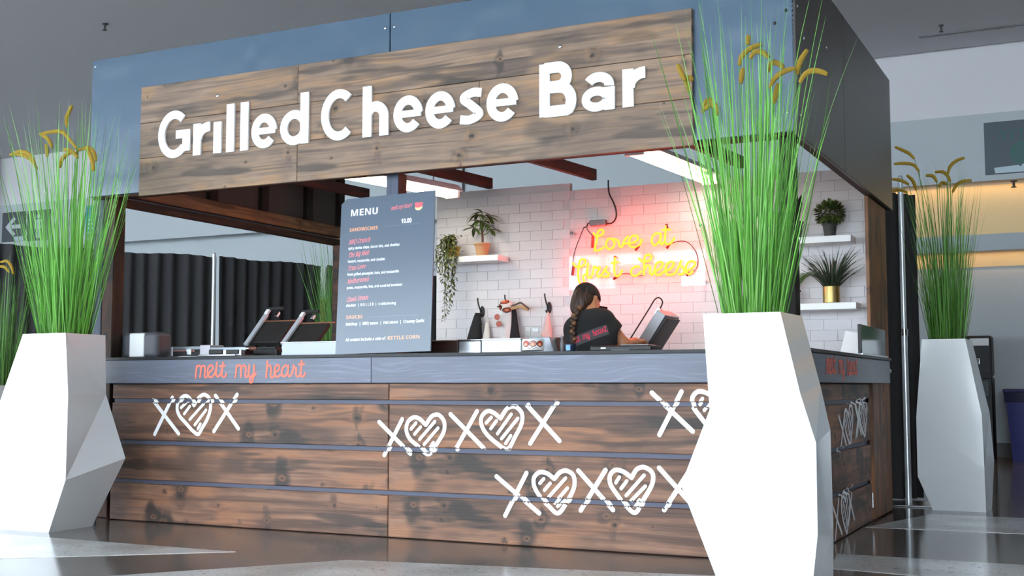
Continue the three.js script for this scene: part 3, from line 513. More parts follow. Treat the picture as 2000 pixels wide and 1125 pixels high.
// ------------------------------------------------------------------ neon sign
{
  const t = thing('neon_sign', 'glowing yellow neon script sign on a clear acrylic panel', 'neon sign', [0, 0, 0]);
  const acrylic = new THREE.MeshPhysicalMaterial({ color: '#ffffff', transmission: 1, thickness: 0, roughness: 0.05, ior: 1.49, specularIntensity: 0.6 });
  const g = rbox(1.09, 0.48, 0.008, 0.003, 0, 0, 0); g.rotateZ(-0.004); g.translate(0.7, 1.866, -2.335); part('acrylic_panel', g, acrylic, t);
  const glow = new THREE.MeshStandardMaterial({ color: '#ff7a30', emissive: new THREE.Color(5.2, 0.74, 0.045), emissiveIntensity: 1 });
  for (const k of ['neonL', 'neonOve', 'neonAt', 'neonFirst', 'neonCheese']) part('neon_letters', join(SCRIPT[k].map((s) => { const p = pairs(s).map(([x, y]) => [x, y, -2.305]); const c = tube(p, 0.0085, p.length * 5, 7); return join([c, ball(0.0085, ...p[0], 1, 1, 1, 8), ball(0.0085, ...p[p.length - 1], 1, 1, 1, 8)]); })), glow, t);
  for (const [x, y] of [[0.4, 2.0], [0.66, 1.98], [0.93, 1.98], [0.3, 1.76], [0.55, 1.76], [0.8, 1.77], [1.08, 1.77]]) { const l = new THREE.PointLight('#ff2414', 0.42); l.position.set(x, y, -2.29); l.castShadow = true; l.shadow.radius = 1.5; t.add(l); }
  const cap = std('#5a1410', { roughness: 0.5 });
  const pz = (x, y, z = -2.31) => { const p = onZ(x, y, z); return [p.x, p.y, z]; };
  for (const [a, b] of [[[1302, 485], [1308, 476]], [[1198, 545], [1210, 537]], [[1241, 489], [1248, 480]], [[1157, 484], [1158, 460]], [[1341, 538], [1346, 533]], [[1118, 538], [1120, 520]], [[1200, 505], [1202, 500]], [[1301, 438], [1303, 446]]]) part('tube_cap', tube([pz(...a), pz(...b)], 0.011, 4, 8), cap, t);
  const wire = (l) => part('wire', tube(l.map(([x, y]) => pz(x, y, -2.325)), 0.0035, 40, 5), M.black, t);
  wire([[1308, 478], [1322, 472], [1340, 472], [1355, 485], [1363, 505], [1360, 525], [1345, 535]]);
  wire([[1141, 443], [1132, 465], [1123, 490], [1119, 510], [1119, 530]]); wire([[1146, 446], [1150, 452], [1157, 460]]); wire([[1210, 536], [1225, 534], [1240, 539], [1255, 538]]);
  for (const [x, y] of [[0.18, 2.07], [1.21, 2.07], [0.2, 1.66], [1.22, 1.66]]) { const s = cyl(0.012, 0.012, 0.07, 0, 0, 0, 14); s.rotateX(Math.PI / 2); s.translate(x, y, -2.398); part('standoff', s, M.chrome, t); }
  const a = pz(1153, 431, -2.37), b = pz(1184, 440, -2.37);
  part('transformer', rbox(b[0] - a[0], 0.045, 0.05, 0.006, (a[0] + b[0]) / 2, (a[1] + b[1]) / 2, -2.37), std('#777a7e', { metalness: 0.6, roughness: 0.4 }), t);
  part('power_cable', tube([[1184, 437], [1196, 435], [1203, 425], [1203, 410], [1198, 395], [1190, 378], [1188, 360], [1188, 352]].map(([x, y]) => pz(x, y, -2.385)), 0.006, 50, 6), M.black, t);
  part('power_cable', tube([[1153, 434], [1148, 437], [1146, 443], [1141, 444]].map(([x, y]) => pz(x, y, -2.37)), 0.005, 20, 6), M.black, t);
}
// ------------------------------------------------------------------ shelves
function shelf(label, x0, x1, top, d = 0.19, h = 0.046) { const t = thing('floating_shelf', label, 'shelf', [(x0 + x1) / 2, top - h, WZ]); part('shelf_board', rbox(x1 - x0, h, d, 0.003, 0, h / 2, d / 2 + 0.002), M.white, t); part('fixing_plate', span(-(x1 - x0) / 2 + 0.02, (x1 - x0) / 2 - 0.02, 0.008, h - 0.008, -0.001, 0.004), M.steel, t); return t; }
shelf('white floating shelf holding the trailing vine and the terracotta pot', -0.93, -0.395, 1.921);
shelf('upper white floating shelf with the round topiary at the stall corner', 1.62, 2.31, 1.926);
shelf('lower white floating shelf with the brass pot at the stall corner', 1.62, 2.335, 1.463);

// ------------------------------------------------------------------ faceted planters with tall grass
// corners: front right, back right, back left, front left; each a column of [x, y, z] from rim to base
function planterShell(cols) {
  const pos = [], tri = (a, b, c) => pos.push(...a, ...b, ...c);
  for (let k = 0; k < 4; k++) {
    const A = cols[k], B = cols[(k + 1) % 4];
    for (let i = 0; i < A.length - 1; i++) { // A is on the left of B seen from outside when going the other way round
      if ((k + i) % 2) { tri(A[i], A[i + 1], B[i]); tri(B[i], A[i + 1], B[i + 1]); } else { tri(A[i], B[i + 1], B[i]); tri(A[i], A[i + 1], B[i + 1]); }
    }
  }
  // rim top, inner wall
  const inner = cols.map((c) => [c[0][0] * 0.9 + 0, c[0][1], c[0][2] * 0.9]), low = inner.map(([x, y, z]) => [x * 0.98, y - 0.12, z * 0.98]);
  for (let k = 0; k < 4; k++) { const j = (k + 1) % 4; tri(cols[k][0], cols[j][0], inner[j]); tri(cols[k][0], inner[j], inner[k]); tri(inner[k], inner[j], low[j]); tri(inner[k], low[j], low[k]); }
  const base = cols.map((c) => c[c.length - 1]); tri(base[0], base[2], base[1]); tri(base[0], base[3], base[2]);
  const g = new THREE.BufferGeometry(); g.setAttribute('position', new THREE.Float32BufferAttribute(pos, 3)); g.computeVertexNormals();
  return { g, low };
}
const grassMat = new THREE.MeshPhysicalMaterial({ color: '#ffffff', vertexColors: true, roughness: 0.45, side: THREE.DoubleSide, transmission: 0.25, thickness: 0, specularIntensity: 0.6 });
function bladeInto(out, root, dir, len, lean, droop, w, col, R) {
  // root on the soil; the blade leans out along dir, bends a little more toward its tip
  const n = 7, side = V3(-dir.z, 0, dir.x).applyAxisAngle(V3(0, 1, 0), (R() - 0.5) * 2.4);
  let p = root.clone(), a = lean; const ring = [], col2 = [];
  for (let i = 0; i <= n; i++) {
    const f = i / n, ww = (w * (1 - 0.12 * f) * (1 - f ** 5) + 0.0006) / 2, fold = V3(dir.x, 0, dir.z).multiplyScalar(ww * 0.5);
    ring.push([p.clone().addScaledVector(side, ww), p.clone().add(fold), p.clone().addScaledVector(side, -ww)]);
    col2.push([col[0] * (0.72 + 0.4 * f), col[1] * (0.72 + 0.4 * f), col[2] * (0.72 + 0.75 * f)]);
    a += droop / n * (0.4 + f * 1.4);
    p = p.clone().add(V3(dir.x * Math.sin(a), Math.cos(a), dir.z * Math.sin(a)).multiplyScalar(len / n));
  }
  for (let i = 0; i < n; i++) for (let k = 0; k < 2; k++) {
    const a0 = ring[i][k], b0 = ring[i][k + 1], a1 = ring[i + 1][k], b1 = ring[i + 1][k + 1];
    for (const [q, c] of [[a0, i], [b0, i], [b1, i + 1], [a0, i], [b1, i + 1], [a1, i + 1]]) { out.pos.push(q.x, q.y, q.z); out.col.push(...col2[c]); }
  }
  return p;
}
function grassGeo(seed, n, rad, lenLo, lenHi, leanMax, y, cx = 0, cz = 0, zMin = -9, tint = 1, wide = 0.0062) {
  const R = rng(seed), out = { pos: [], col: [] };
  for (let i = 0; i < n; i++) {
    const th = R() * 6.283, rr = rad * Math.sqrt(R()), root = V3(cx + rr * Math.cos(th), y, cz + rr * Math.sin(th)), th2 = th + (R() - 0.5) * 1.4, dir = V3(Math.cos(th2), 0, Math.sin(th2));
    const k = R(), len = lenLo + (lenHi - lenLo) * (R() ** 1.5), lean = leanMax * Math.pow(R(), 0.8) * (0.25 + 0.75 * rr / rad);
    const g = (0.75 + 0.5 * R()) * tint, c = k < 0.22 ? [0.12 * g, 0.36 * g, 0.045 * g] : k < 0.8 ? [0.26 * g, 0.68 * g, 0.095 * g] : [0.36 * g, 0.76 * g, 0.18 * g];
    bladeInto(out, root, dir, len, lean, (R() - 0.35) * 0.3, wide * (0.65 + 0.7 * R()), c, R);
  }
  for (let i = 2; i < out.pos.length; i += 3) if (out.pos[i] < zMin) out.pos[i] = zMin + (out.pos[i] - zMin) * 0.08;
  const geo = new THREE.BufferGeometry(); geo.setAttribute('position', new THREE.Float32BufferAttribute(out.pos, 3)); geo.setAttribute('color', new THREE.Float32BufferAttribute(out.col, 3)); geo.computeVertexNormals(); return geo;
}
const fuzz = rough(123, 128, 128, 0.02, 0.02, 20, 235, 24, 24);
const headMat = std('#cda634', { roughness: 0.95, bumpMap: fuzz, bumpScale: 0.002, sheen: 0.5, sheenColor: new THREE.Color(0.9, 0.75, 0.3) });
const stemMat = std('#5d9a3a', { roughness: 0.6 });
// a drooping seed head through world points, its stalk going down to the soil
function seedHead(t, pts, root) {
  const o = t.position, loc = pts.map((p) => [p.x - o.x, p.y - o.y, p.z - o.z]);
  const c = new THREE.CatmullRomCurve3(loc.map((p) => V3(...p))), n = 26, m = 8, g = new THREE.TubeGeometry(c, n, 0.0118, m, false), P = g.attributes.position;
  for (let i = 0; i <= n; i++) { const f = i / n, ctr = c.getPointAt(f), s = 0.35 + 0.75 * Math.pow(Math.sin(Math.PI * (0.12 + 0.8 * f)), 0.6); for (let k = 0; k <= m; k++) { const q = i * (m + 1) + k, j = s * (0.88 + 0.24 * (((i * 7 + k * 13) % 5) / 4)); P.setXYZ(q, ctr.x + (P.getX(q) - ctr.x) * j, ctr.y + (P.getY(q) - ctr.y) * j, ctr.z + (P.getZ(q) - ctr.z) * j); } }
  g.computeVertexNormals(); const h = part('seed_head', g, headMat, t);
  const e = loc[loc.length - 1]; part('stalk', tube([e, [e[0] * 0.8 + root[0] * 0.2, e[1] - 0.22, e[2] * 0.8 + root[2] * 0.2], [(e[0] + root[0] * 2) / 3, (e[1] + root[1]) / 2 - 0.1, (e[2] + root[2] * 2) / 3], root], 0.0022, 16, 5), stemMat, h);
}
function planter(label, pos, cols, grass, heads = [], mat = M.planter) {
  const t = thing('grass_planter', label, 'planter', pos);
  const { g, low } = planterShell(cols); part('planter_shell', g, mat, t);
  const top = low[0][1], cx = (low[0][0] + low[2][0]) / 2, cz = (low[0][2] + low[2][2]) / 2;
  const hw = (low[0][0] - low[2][0]) / 2, hd = (low[0][2] - low[1][2]) / 2;
  { const P = (k) => [low[k][0], top + 0.03, low[k][2]], sg = new THREE.BufferGeometry(); sg.setAttribute('position', new THREE.Float32BufferAttribute([P(0), P(1), P(2), P(0), P(2), P(3)].flat(), 3)); sg.computeVertexNormals(); part('soil', sg, M.soil, t); }
  const [seed, n, rad, l0, l1, lean, zMin, tint] = grass;
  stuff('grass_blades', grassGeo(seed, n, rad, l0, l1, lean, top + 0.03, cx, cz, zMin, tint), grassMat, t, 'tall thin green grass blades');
  const R = rng(seed + 5);
  for (const [list, z] of heads) seedHead(t, list.map(([x, y]) => onZ(x, y, pos[2] + z)), [cx + (R() - 0.5) * rad, top + 0.04, cz + (R() - 0.5) * rad]);
  return t;
}
// local columns: x, y, z from the planter's middle
const L0 = [-2.18, 0, 0.53], L1 = [2.44, 0, 0.69], L2 = [2.83, 0, -3.24];
const rel = (o, list) => list.map(([x, y, z]) => [x - o[0], y, z - o[2]]);
const col = (o, list) => list.map(([px, py, z, y]) => { const p = onZ(px, py, z); return [p.x - o[0], y ?? p.y, z - o[2]]; });
planter('tall white faceted planter of green grass standing at the bar corner by the arrow sign', L0, [
  col(L0, [[128, 651, 0.68, 1.222], [133, 770, 0.71], [128, 938, 0.74], [95, 1040, 0.71, 0]]),
  col(L0, [[206, 656, 0.3, 1.222], [207, 770, 0.3], [245, 895, 0.27], [180, 1028, 0.35, 0]]),
  rel(L0, [[-2.32, 1.222, 0.3], [-2.43, 0.82, 0.26], [-2.5, 0.4, 0.22], [-2.36, 0, 0.35]]),
  col(L0, [[45, 651, 0.68, 1.222], [-2, 790, 0.71], [-48, 905, 0.74], [0, 1036, 0.73, 0]]),
], [101, 340, 0.15, 0.55, 1.62, 0.3, -0.4], [
  [[[20, 303], [40, 296], [58, 302], [68, 318]], 0.15], [[[25, 300], [50, 305], [66, 318], [72, 330]], 0.0], [[[78, 262], [98, 258], [122, 258], [135, 272], [150, 290]], 0.05], [[[80, 262], [94, 272], [102, 288]], 0.1],
  [[[90, 282], [92, 296], [92, 306]], -0.05], [[[141, 206], [136, 216], [130, 232], [131, 248]], 0], [[[182, 334], [181, 318], [175, 300], [170, 285]], 0.1], [[[187, 315], [185, 302], [178, 291], [166, 290], [150, 294]], 0], [[[116, 328], [122, 310], [138, 298], [152, 300]], 0.02], [[[125, 292], [140, 295], [152, 308]], 0.08],
]);
planter('large white faceted planter of tall grass nearest the camera before the stall corner', L1, [
  col(L1, [[1524, 609, 0.826, 1.221], [1563, 769, 0.86], [1594, 866, 0.88], [1597, 1045, 0.88], [1585, 1140, 0.85, 0]]),
  col(L1, [[1566, 614, 0.466, 1.221], [1602, 752, 0.466], [1622, 840, 0.44], [1628, 1045, 0.44], [1628, 1150, 0.45, 0]]),
  rel(L1, [[2.2, 1.221, 0.466], [2.2, 0.82, 0.466], [2.16, 0.6, 0.44], [2.16, 0.26, 0.44], [2.27, 0, 0.46]]),
  col(L1, [[1373, 620, 0.826, 1.221], [1386, 800, 0.85], [1358, 874, 0.855], [1330, 948, 0.86], [1406, 1142, 0.84, 0]]),
], [202, 380, 0.135, 0.55, 1.62, 0.26, -0.56], [
  [[[1488, 87], [1470, 92], [1449, 110], [1444, 128]], 0], [[[1462, 69], [1461, 78], [1460, 88]], -0.05], [[[1502, 112], [1488, 102], [1475, 101], [1465, 114]], 0.06], [[[1451, 133], [1449, 146], [1447, 163]], 0.03],
  [[[1531, 132], [1515, 122], [1506, 124], [1500, 140]], -0.04], [[[1553, 133], [1530, 140], [1512, 155], [1503, 173]], 0.05], [[[1577, 97], [1567, 112], [1560, 128], [1557, 145]], 0], [[[1616, 145], [1600, 139], [1582, 139], [1570, 148], [1562, 162]], 0.08], [[[1520, 163], [1516, 180], [1512, 202]], 0], [[[1324, 126], [1330, 140], [1338, 158]], 0.05], [[[1352, 158], [1348, 151], [1341, 154], [1346, 180]], 0.02], [[[1372, 220], [1380, 198], [1387, 195], [1392, 210]], -0.05], [[[1376, 214], [1388, 204], [1398, 208], [1400, 226]], 0.0],
]);
planter('white faceted planter of dull green grass beyond the steel pole near the blue bin', L2, [
  rel(L2, [[2.936, 1.235, -3.1], [3.033, 0.689, -3.08], [3.04, 0.3, -3.07], [3.04, 0, -3.1]]),
  rel(L2, [[2.946, 1.235, -3.46], [3.05, 0.7, -3.5], [3.075, 0.344, -3.46], [3.052, 0, -3.43]]),
  rel(L2, [[2.64, 1.235, -3.46], [2.6, 0.67, -3.48], [2.6, 0.24, -3.47], [2.69, 0, -3.44]]),
  rel(L2, [[2.636, 1.235, -3.1], [2.585, 0.666, -3.08], [2.584, 0.24, -3.08], [2.68, 0, -3.1]]),
], [303, 300, 0.12, 0.5, 1.45, 0.2, -9, 0.6], [
  [[[1748, 287], [1762, 293], [1776, 300], [1786, 310]], 0], [[[1746, 320], [1765, 319], [1784, 322], [1795, 335]], 0.05], [[[1742, 350], [1758, 352], [1775, 360]], 0], [[[1742, 373], [1758, 371], [1772, 376]], 0.04], [[[1884, 308], [1868, 314], [1856, 325], [1851, 340]], 0], [[[1826, 336], [1842, 336], [1852, 345], [1856, 356]], 0.06], [[[1898, 352], [1880, 354], [1868, 362], [1860, 376]], 0], [[[1808, 343], [1822, 344], [1830, 356]], 0.05], [[[1850, 359], [1840, 357], [1834, 366]], -0.04], [[[1771, 342], [1782, 352], [1790, 372]], 0.1],
]);
{
  const p = onZ(662, 760, -3.9), o = [p.x, 0, -3.9], s = 0.18;
  planter('planter with a fan of grass behind the steel tray, partly hidden by the menu board', o, [[s, s], [s, -s], [-s, -s], [-s, s]].map(([x, z]) => [[x, 1.12, z], [x * 1.25, 0.7, z * 1.25], [x * 1.35, 0.35, z * 1.3], [x * 1.05, 0, z * 1.05]]), [404, 260, 0.12, 0.7, 1.5, 0.36, -9, 0.6]);
  const q = onZ(4, 760, -1.1), o2 = [q.x - 0.05, 0, -1.1];
  planter('low planter of dark grass behind the tall white planter, in front of the black drape', o2, [[s, s], [s, -s], [-s, -s], [-s, s]].map(([x, z]) => [[x, 0.9, z], [x * 1.25, 0.6, z * 1.25], [x * 1.35, 0.3, z * 1.3], [x * 1.05, 0, z * 1.05]]), [505, 230, 0.14, 0.4, 1.25, 0.24, -9, 0.5], [[[[2, 512], [14, 510], [22, 520], [26, 535]], 0.05], [[[0, 520], [10, 522], [18, 532]], 0]]);
}

// ------------------------------------------------------------------ shelf plants
const leafMat = (c, o = {}) => new THREE.MeshPhysicalMaterial({ color: c, roughness: 0.5, side: THREE.DoubleSide, transmission: 0.2, thickness: 0, ...o });
function leafGeo(L, W, bend = 0.15) { // pointed oval leaf along +x, folded on its midrib
  const pos = [], idx = [], n = 6;
  for (let i = 0; i <= n; i++) { const f = i / n, w = W * Math.pow(Math.sin(Math.PI * Math.min(1, f * 0.94 + 0.06)), 0.8) * (1 - f * 0.25), y = -bend * L * f * f; pos.push(f * L, y + w * 0.18, w / 2, f * L, y, 0, f * L, y + w * 0.18, -w / 2); }
  for (let i = 0; i < n; i++) for (let k = 0; k < 2; k++) { const a = i * 3 + k, b = a + 3; idx.push(a, b, a + 1, a + 1, b, b + 1); }
  const g = new THREE.BufferGeometry(); g.setAttribute('position', new THREE.Float32BufferAttribute(pos, 3)); g.setIndex(idx); g.computeVertexNormals(); return g;
}
const placeLeaf = (g, p, yaw, pitch, roll = 0) => { const c = g.clone(); c.applyMatrix4(new THREE.Matrix4().compose(p, new THREE.Quaternion().setFromEuler(new THREE.Euler(roll, yaw, pitch, 'YZX')), V3(1, 1, 1))); return c; };
const potMat = { terra: std('#c79a70', { roughness: 0.8 }), dark: std('#3a3838', { roughness: 0.6 }), grey: std('#585a5e', { roughness: 0.6 }), brass: std('#a8915c', { metalness: 0.9, roughness: 0.34 }), white: std('#dad8d2', { roughness: 0.5 }) };
function pot(t, r0, r1, h, m, lip = 0.006) { part('pot', lathe([[0, 0], [r0, 0], [r0 + 0.003, 0.003], [r1 - 0.002, h - 0.012], [r1 + lip, h - 0.012], [r1 + lip, h], [r1 - 0.006, h], [r1 - 0.008, h - 0.02], [0, h - 0.02]], 26), m, t); part('soil', cyl(r1 - 0.009, r1 - 0.009, 0.008, 0, h - 0.022, 0, 20), std('#3b2d22', { roughness: 1 }), t); }
{ // money tree in a terracotta pot
  const p = onZ(942, 496, -2.3), t = thing('potted_tree', 'small bushy tree in a terracotta pot on the white shelf', 'plant', [p.x, 1.921, -2.3]), R = rng(51);
  pot(t, 0.042, 0.062, 0.105, potMat.terra); part('trunk', tube([[0, 0.085, 0], [0.004, 0.14, 0.003], [-0.004, 0.21, 0]], 0.009, 10, 7), std('#5b4632'), t);
  const gl = leafGeo(0.105, 0.036, 0.3), lm = [leafMat('#47652a'), leafMat('#5b7a36'), leafMat('#36501f')];
  for (let b = 0; b < 8; b++) {
    const a = b * 2.4 + R() * 0.5, up = 0.18 + (b / 8) * 0.17, out = 0.075 - (b / 8) * 0.045, tip = V3(Math.cos(a) * out, up + 0.03, Math.sin(a) * out * 0.7);
    const br = part('branch', tube([[-0.003, 0.17 + b * 0.005, 0], [tip.x * 0.5, up, tip.z * 0.5], [tip.x, tip.y, tip.z]], 0.0035, 8, 5), std('#55702f'), t);
    for (let k = 0; k < 5; k++) part('leaf', placeLeaf(gl, tip, a + (k - 2) * 0.75 + R() * 0.3, -0.25 + R() * 0.7 - (k % 2) * 0.3), lm[(b + k) % 3], br);
  }
}
{ // trailing vine
  const p = onZ(884, 510, -2.3), t = thing('trailing_vine', 'trailing vine with small leaves hanging over the end of the white shelf', 'plant', [p.x, 1.921, -2.3]), R = rng(52);
  pot(t, 0.05, 0.06, 0.09, std('#c9a94b', { roughness: 0.6 }));
  const gl = leafGeo(0.032, 0.019, 0.3), cols = [[], [], []];
  for (let s = 0; s < 15; s++) {
    const a = R() * 6.283, r = 0.06 + R() * 0.035, L = s < 6 ? 0.28 + R() * 0.22 : 0.06 + R() * 0.16, main = s < 3, drop = main ? 0.52 - s * 0.06 : L;
    const px = main ? -0.005 + s * 0.014 : Math.cos(a) * r, pzz = main ? 0.1 : Math.max(0.115, Math.abs(Math.sin(a)) * r + 0.03);
    const pts = [[0, 0.08, 0], [px * 0.6, 0.13 + R() * 0.06, pzz * 0.6], [px, 0.08, pzz], [px * 1.05 + (R() - 0.5) * 0.02, -drop * 0.5 + 0.04, pzz + 0.02], [px + (R() - 0.5) * 0.03, -drop, pzz + 0.015]];
    const c = new THREE.CatmullRomCurve3(pts.map((q) => V3(...q))); part('vine_stem', tube(pts, 0.0018, 30, 4), std('#4c5c2a'), t);
    const n = Math.round(drop * 60 + 12); for (let k = 0; k < n; k++) { const q = c.getPointAt(0.12 + (0.88 * k) / n); q.x += (R() - 0.5) * 0.02; cols[k % 3].push(placeLeaf(gl, q, R() * 6.283, -0.9 + R() * 0.9)); }
  }
  for (let k = 0; k < 90; k++) { const q = V3((R() - 0.5) * 0.17, 0.02 + R() * 0.17, (R() - 0.4) * 0.14); cols[k % 3].push(placeLeaf(gl, q, R() * 6.283, -0.4 + R())); }
  cols.forEach((l, i) => stuff('foliage', join(l), [leafMat('#4d5c2e'), leafMat('#7c8446'), leafMat('#39481f')][i], t));
}
{ // round topiary
  const p = onZ(1621, 459, -2.29), t = thing('topiary_ball', 'round leafy topiary in a dark pot on the upper corner shelf', 'plant', [p.x, 1.926, -2.29]), R = rng(53);
  pot(t, 0.036, 0.05, 0.095, potMat.dark); const gl = leafGeo(0.04, 0.022, 0.1), cols = [[], []];
  for (let k = 0; k < 420; k++) { const y = R() * 1.7 - 0.7, a = R() * 6.283, s = Math.sqrt(Math.max(0, 1 - y * y)), r = 0.075 * (0.8 + 0.35 * R()); cols[k % 2].push(placeLeaf(gl, V3(Math.cos(a) * s * r, 0.165 + y * r * 0.85, Math.sin(a) * s * r), -a + (R() - 0.5), y * 1.2 + (R() - 0.5) * 0.8)); }
  stuff('foliage', join(cols[0]), leafMat('#5f7433'), t); stuff('foliage', join(cols[1]), leafMat('#3f5524'), t);
}
function tuft(t, n, seed, l0, l1, lean, y, rad, c, w, droop = 0.9) {
  const R = rng(seed), out = { pos: [], col: [] };
  for (let i = 0; i < n; i++) { const th = R() * 6.283, rr = rad * Math.sqrt(R()), g = 0.7 + 0.6 * R(); bladeInto(out, V3(rr * Math.cos(th), y, rr * Math.sin(th)), V3(Math.cos(th), 0, Math.sin(th)), l0 + (l1 - l0) * R(), lean * (0.2 + 0.8 * R()), droop * (0.3 + R()), w, c.map((v) => v * g), R); }
  const geo = new THREE.BufferGeometry(); geo.setAttribute('position', new THREE.Float32BufferAttribute(out.pos.map((q, i) => (i % 3 === 2 ? Math.max(q, -0.11) : i % 3 === 0 ? Math.max(-0.19, Math.min(q, 0.23)) : Math.min(q, 0.405))), 3)); geo.setAttribute('color', new THREE.Float32BufferAttribute(out.col, 3)); geo.computeVertexNormals();
  return stuff('foliage', geo, grassMat, t);
}
{ // grass in a brass pot
  const p = onZ(1624, 588, -2.27), t = thing('grass_pot', 'spiky dark grass in a shiny brass pot on the lower corner shelf', 'plant', [p.x, 1.463, -2.27]);
  part('pot', lathe([[0, 0], [0.056, 0], [0.058, 0.004], [0.058, 0.115], [0.052, 0.115], [0.05, 0.1], [0, 0.1]], 32), potMat.brass, t); part('soil', cyl(0.05, 0.05, 0.006, 0, 0.098, 0, 20), M.soil, t);
  tuft(t, 130, 54, 0.16, 0.36, 0.75, 0.1, 0.04, [0.05, 0.085, 0.04], 0.009); tuft(t, 12, 55, 0.28, 0.42, 0.5, 0.1, 0.03, [0.4, 0.36, 0.26], 0.006, 0.5);
}
{ // fern behind the post
  const p = onZ(1549, 590, -2.28), t = thing('fern', 'green fern in a dark pot half hidden behind the black stall post', 'plant', [p.x - 0.01, 1.463, -2.28]), R = rng(56);
  pot(t, 0.045, 0.06, 0.1, potMat.dark); const gl = leafGeo(0.045, 0.014, 0.2), list = [];
  for (let f = 0; f < 13; f++) {
    const a = (f / 13) * 6.283 + R() * 0.3, d = V3(Math.cos(a), 0, Math.sin(a) * 0.6), c = new THREE.QuadraticBezierCurve3(V3(0, 0.09, 0), d.clone().multiplyScalar(0.1).setY(0.25), d.clone().multiplyScalar(0.19).setY(0.17 + R() * 0.08));
    for (let k = 3; k < 26; k++) { const q = c.getPoint(k / 26), s = (1.2 - k / 26); for (const e of [-1, 1]) { const g = placeLeaf(gl, V3(0, 0, 0), -a + e * 1.15, -0.1); g.scale(s, s, s); g.translate(q.x, q.y, q.z); list.push(g); } }
    part('frond_stem', new THREE.TubeGeometry(c, 12, 0.0018, 4), std('#4c6a24'), t);
  }
  stuff('foliage', join(list), leafMat('#5a8a35'), t);
}
{ // snake plant
  const p = onZ(1552, 463, -2.28), t = thing('snake_plant', 'broad dark leaves in a grey pot half hidden by the black stall post', 'plant', [p.x, 1.926, -2.28]), R = rng(57);
  pot(t, 0.045, 0.058, 0.12, potMat.grey);
  for (let k = 0; k < 6; k++) { const g = leafGeo(0.14 + R() * 0.1, 0.055, 0.08); part('leaf', placeLeaf(g, V3((R() - 0.5) * 0.04, 0.1, (R() - 0.5) * 0.04), k * 1.05, 1.0 + R() * 0.45), leafMat(k % 2 ? '#26341f' : '#31402a'), t); }
}
// ------------------------------------------------------------------ coat hooks and what hangs from them
const HZ = WZ + 0.002;
function hook(label, x, y) {
  const t = thing('coat_hook', label, 'hook', [x, y, HZ]);
  part('back_plate', ball(0.026, 0.004, -0.04, 0.004, 0.85, 1.75, 0.35, 16), M.black, t);
  part('upper_prong', tube([[0.002, -0.045, 0.008], [0.0, -0.02, 0.035], [-0.006, 0.02, 0.05], [-0.012, 0.05, 0.05], [-0.013, 0.068, 0.048]], 0.006, 20, 8), M.black, t);
  part('lower_prong', tube([[0, -0.055, 0.006], [0.002, -0.08, 0.03], [0.002, -0.075, 0.05], [0.001, -0.062, 0.056]], 0.006, 16, 8), M.black, t);
}
// cloth hanging in folds from one point: a gathered cone whose hem is wavy
function hangingCloth(h, wTop, wBot, dBot, seed, folds = 5, lift = 0.15) {
  const n = 40, rows = 12, pos = [], idx = [], N = lattice(seed);
  for (let j = 0; j <= rows; j++) for (let i = 0; i <= n; i++) {
    const f = j / rows, a = (i / n) * 6.2832, w = wTop + (wBot - wTop) * Math.pow(f, 0.8), d = 0.015 + (dBot - 0.015) * Math.pow(f, 0.7), r = 1 + 0.22 * f * Math.sin(a * folds + seed) + 0.1 * (N(a * 2, f * 3) - 0.5);
    pos.push((w / 2) * Math.cos(a) * r, -h * f * (1 - lift * 0.5 * (1 + Math.sin(a * 2 + seed)) * f), (d / 2) * Math.sin(a) * r + d / 2);
  }
  for (let j = 0; j < rows; j++) for (let i = 0; i < n; i++) { const a = j * (n + 1) + i, b = a + n + 1; idx.push(a, a + 1, b, a + 1, b + 1, b); }
  const g = new THREE.BufferGeometry(); g.setAttribute('position', new THREE.Float32BufferAttribute(pos, 3)); g.setIndex(idx); g.computeVertexNormals(); return g;
}
const H1 = onZ(937, 606, -2.36), H2 = onZ(990, 600, -2.36), H3 = onZ(1068, 598, -2.36);
const blackCloth = std('#1d1d1f', { roughness: 0.9 }), paleCloth = std('#d9d2cc', { roughness: 0.9 });
hook('black coat hook with the plain black apron on it, beside the trailing vine', H1.x, H1.y + 0.03); hook('black coat hook hidden under the printed cap and aprons', H2.x, H2.y + 0.03); hook('black coat hook carrying the thin pink bag', H3.x, H3.y + 0.03);
{
  const t = thing('apron', 'plain black apron hanging in a narrow fold below the trailing vine', 'apron', [H1.x - 0.015, H1.y - 0.02, HZ + 0.03]);
  const g = hangingCloth(0.42, 0.05, 0.17, 0.07, 3, 4); g.rotateZ(-0.1); part('apron_cloth', g, blackCloth, t); part('neck_strap', tube([[0, -0.01, 0.02], [0.025, -0.05, 0.025], [0.03, -0.1, 0.02], [0.005, -0.12, 0.02]], 0.009, 16, 6), blackCloth, t);
  const u = thing('towel', 'off white towel hanging beside the plain black apron', 'towel', [H1.x + 0.065, H1.y - 0.1, HZ + 0.02]);
  part('towel_cloth', hangingCloth(0.3, 0.025, 0.1, 0.06, 6, 3), paleCloth, u); part('hanging_loop', tube([[0, 0, 0.01], [0.012, 0.02, 0.012], [0.0, 0.035, 0.012], [-0.01, 0.02, 0.012], [0, 0, 0.012]], 0.003, 16, 5), paleCloth, u);
}
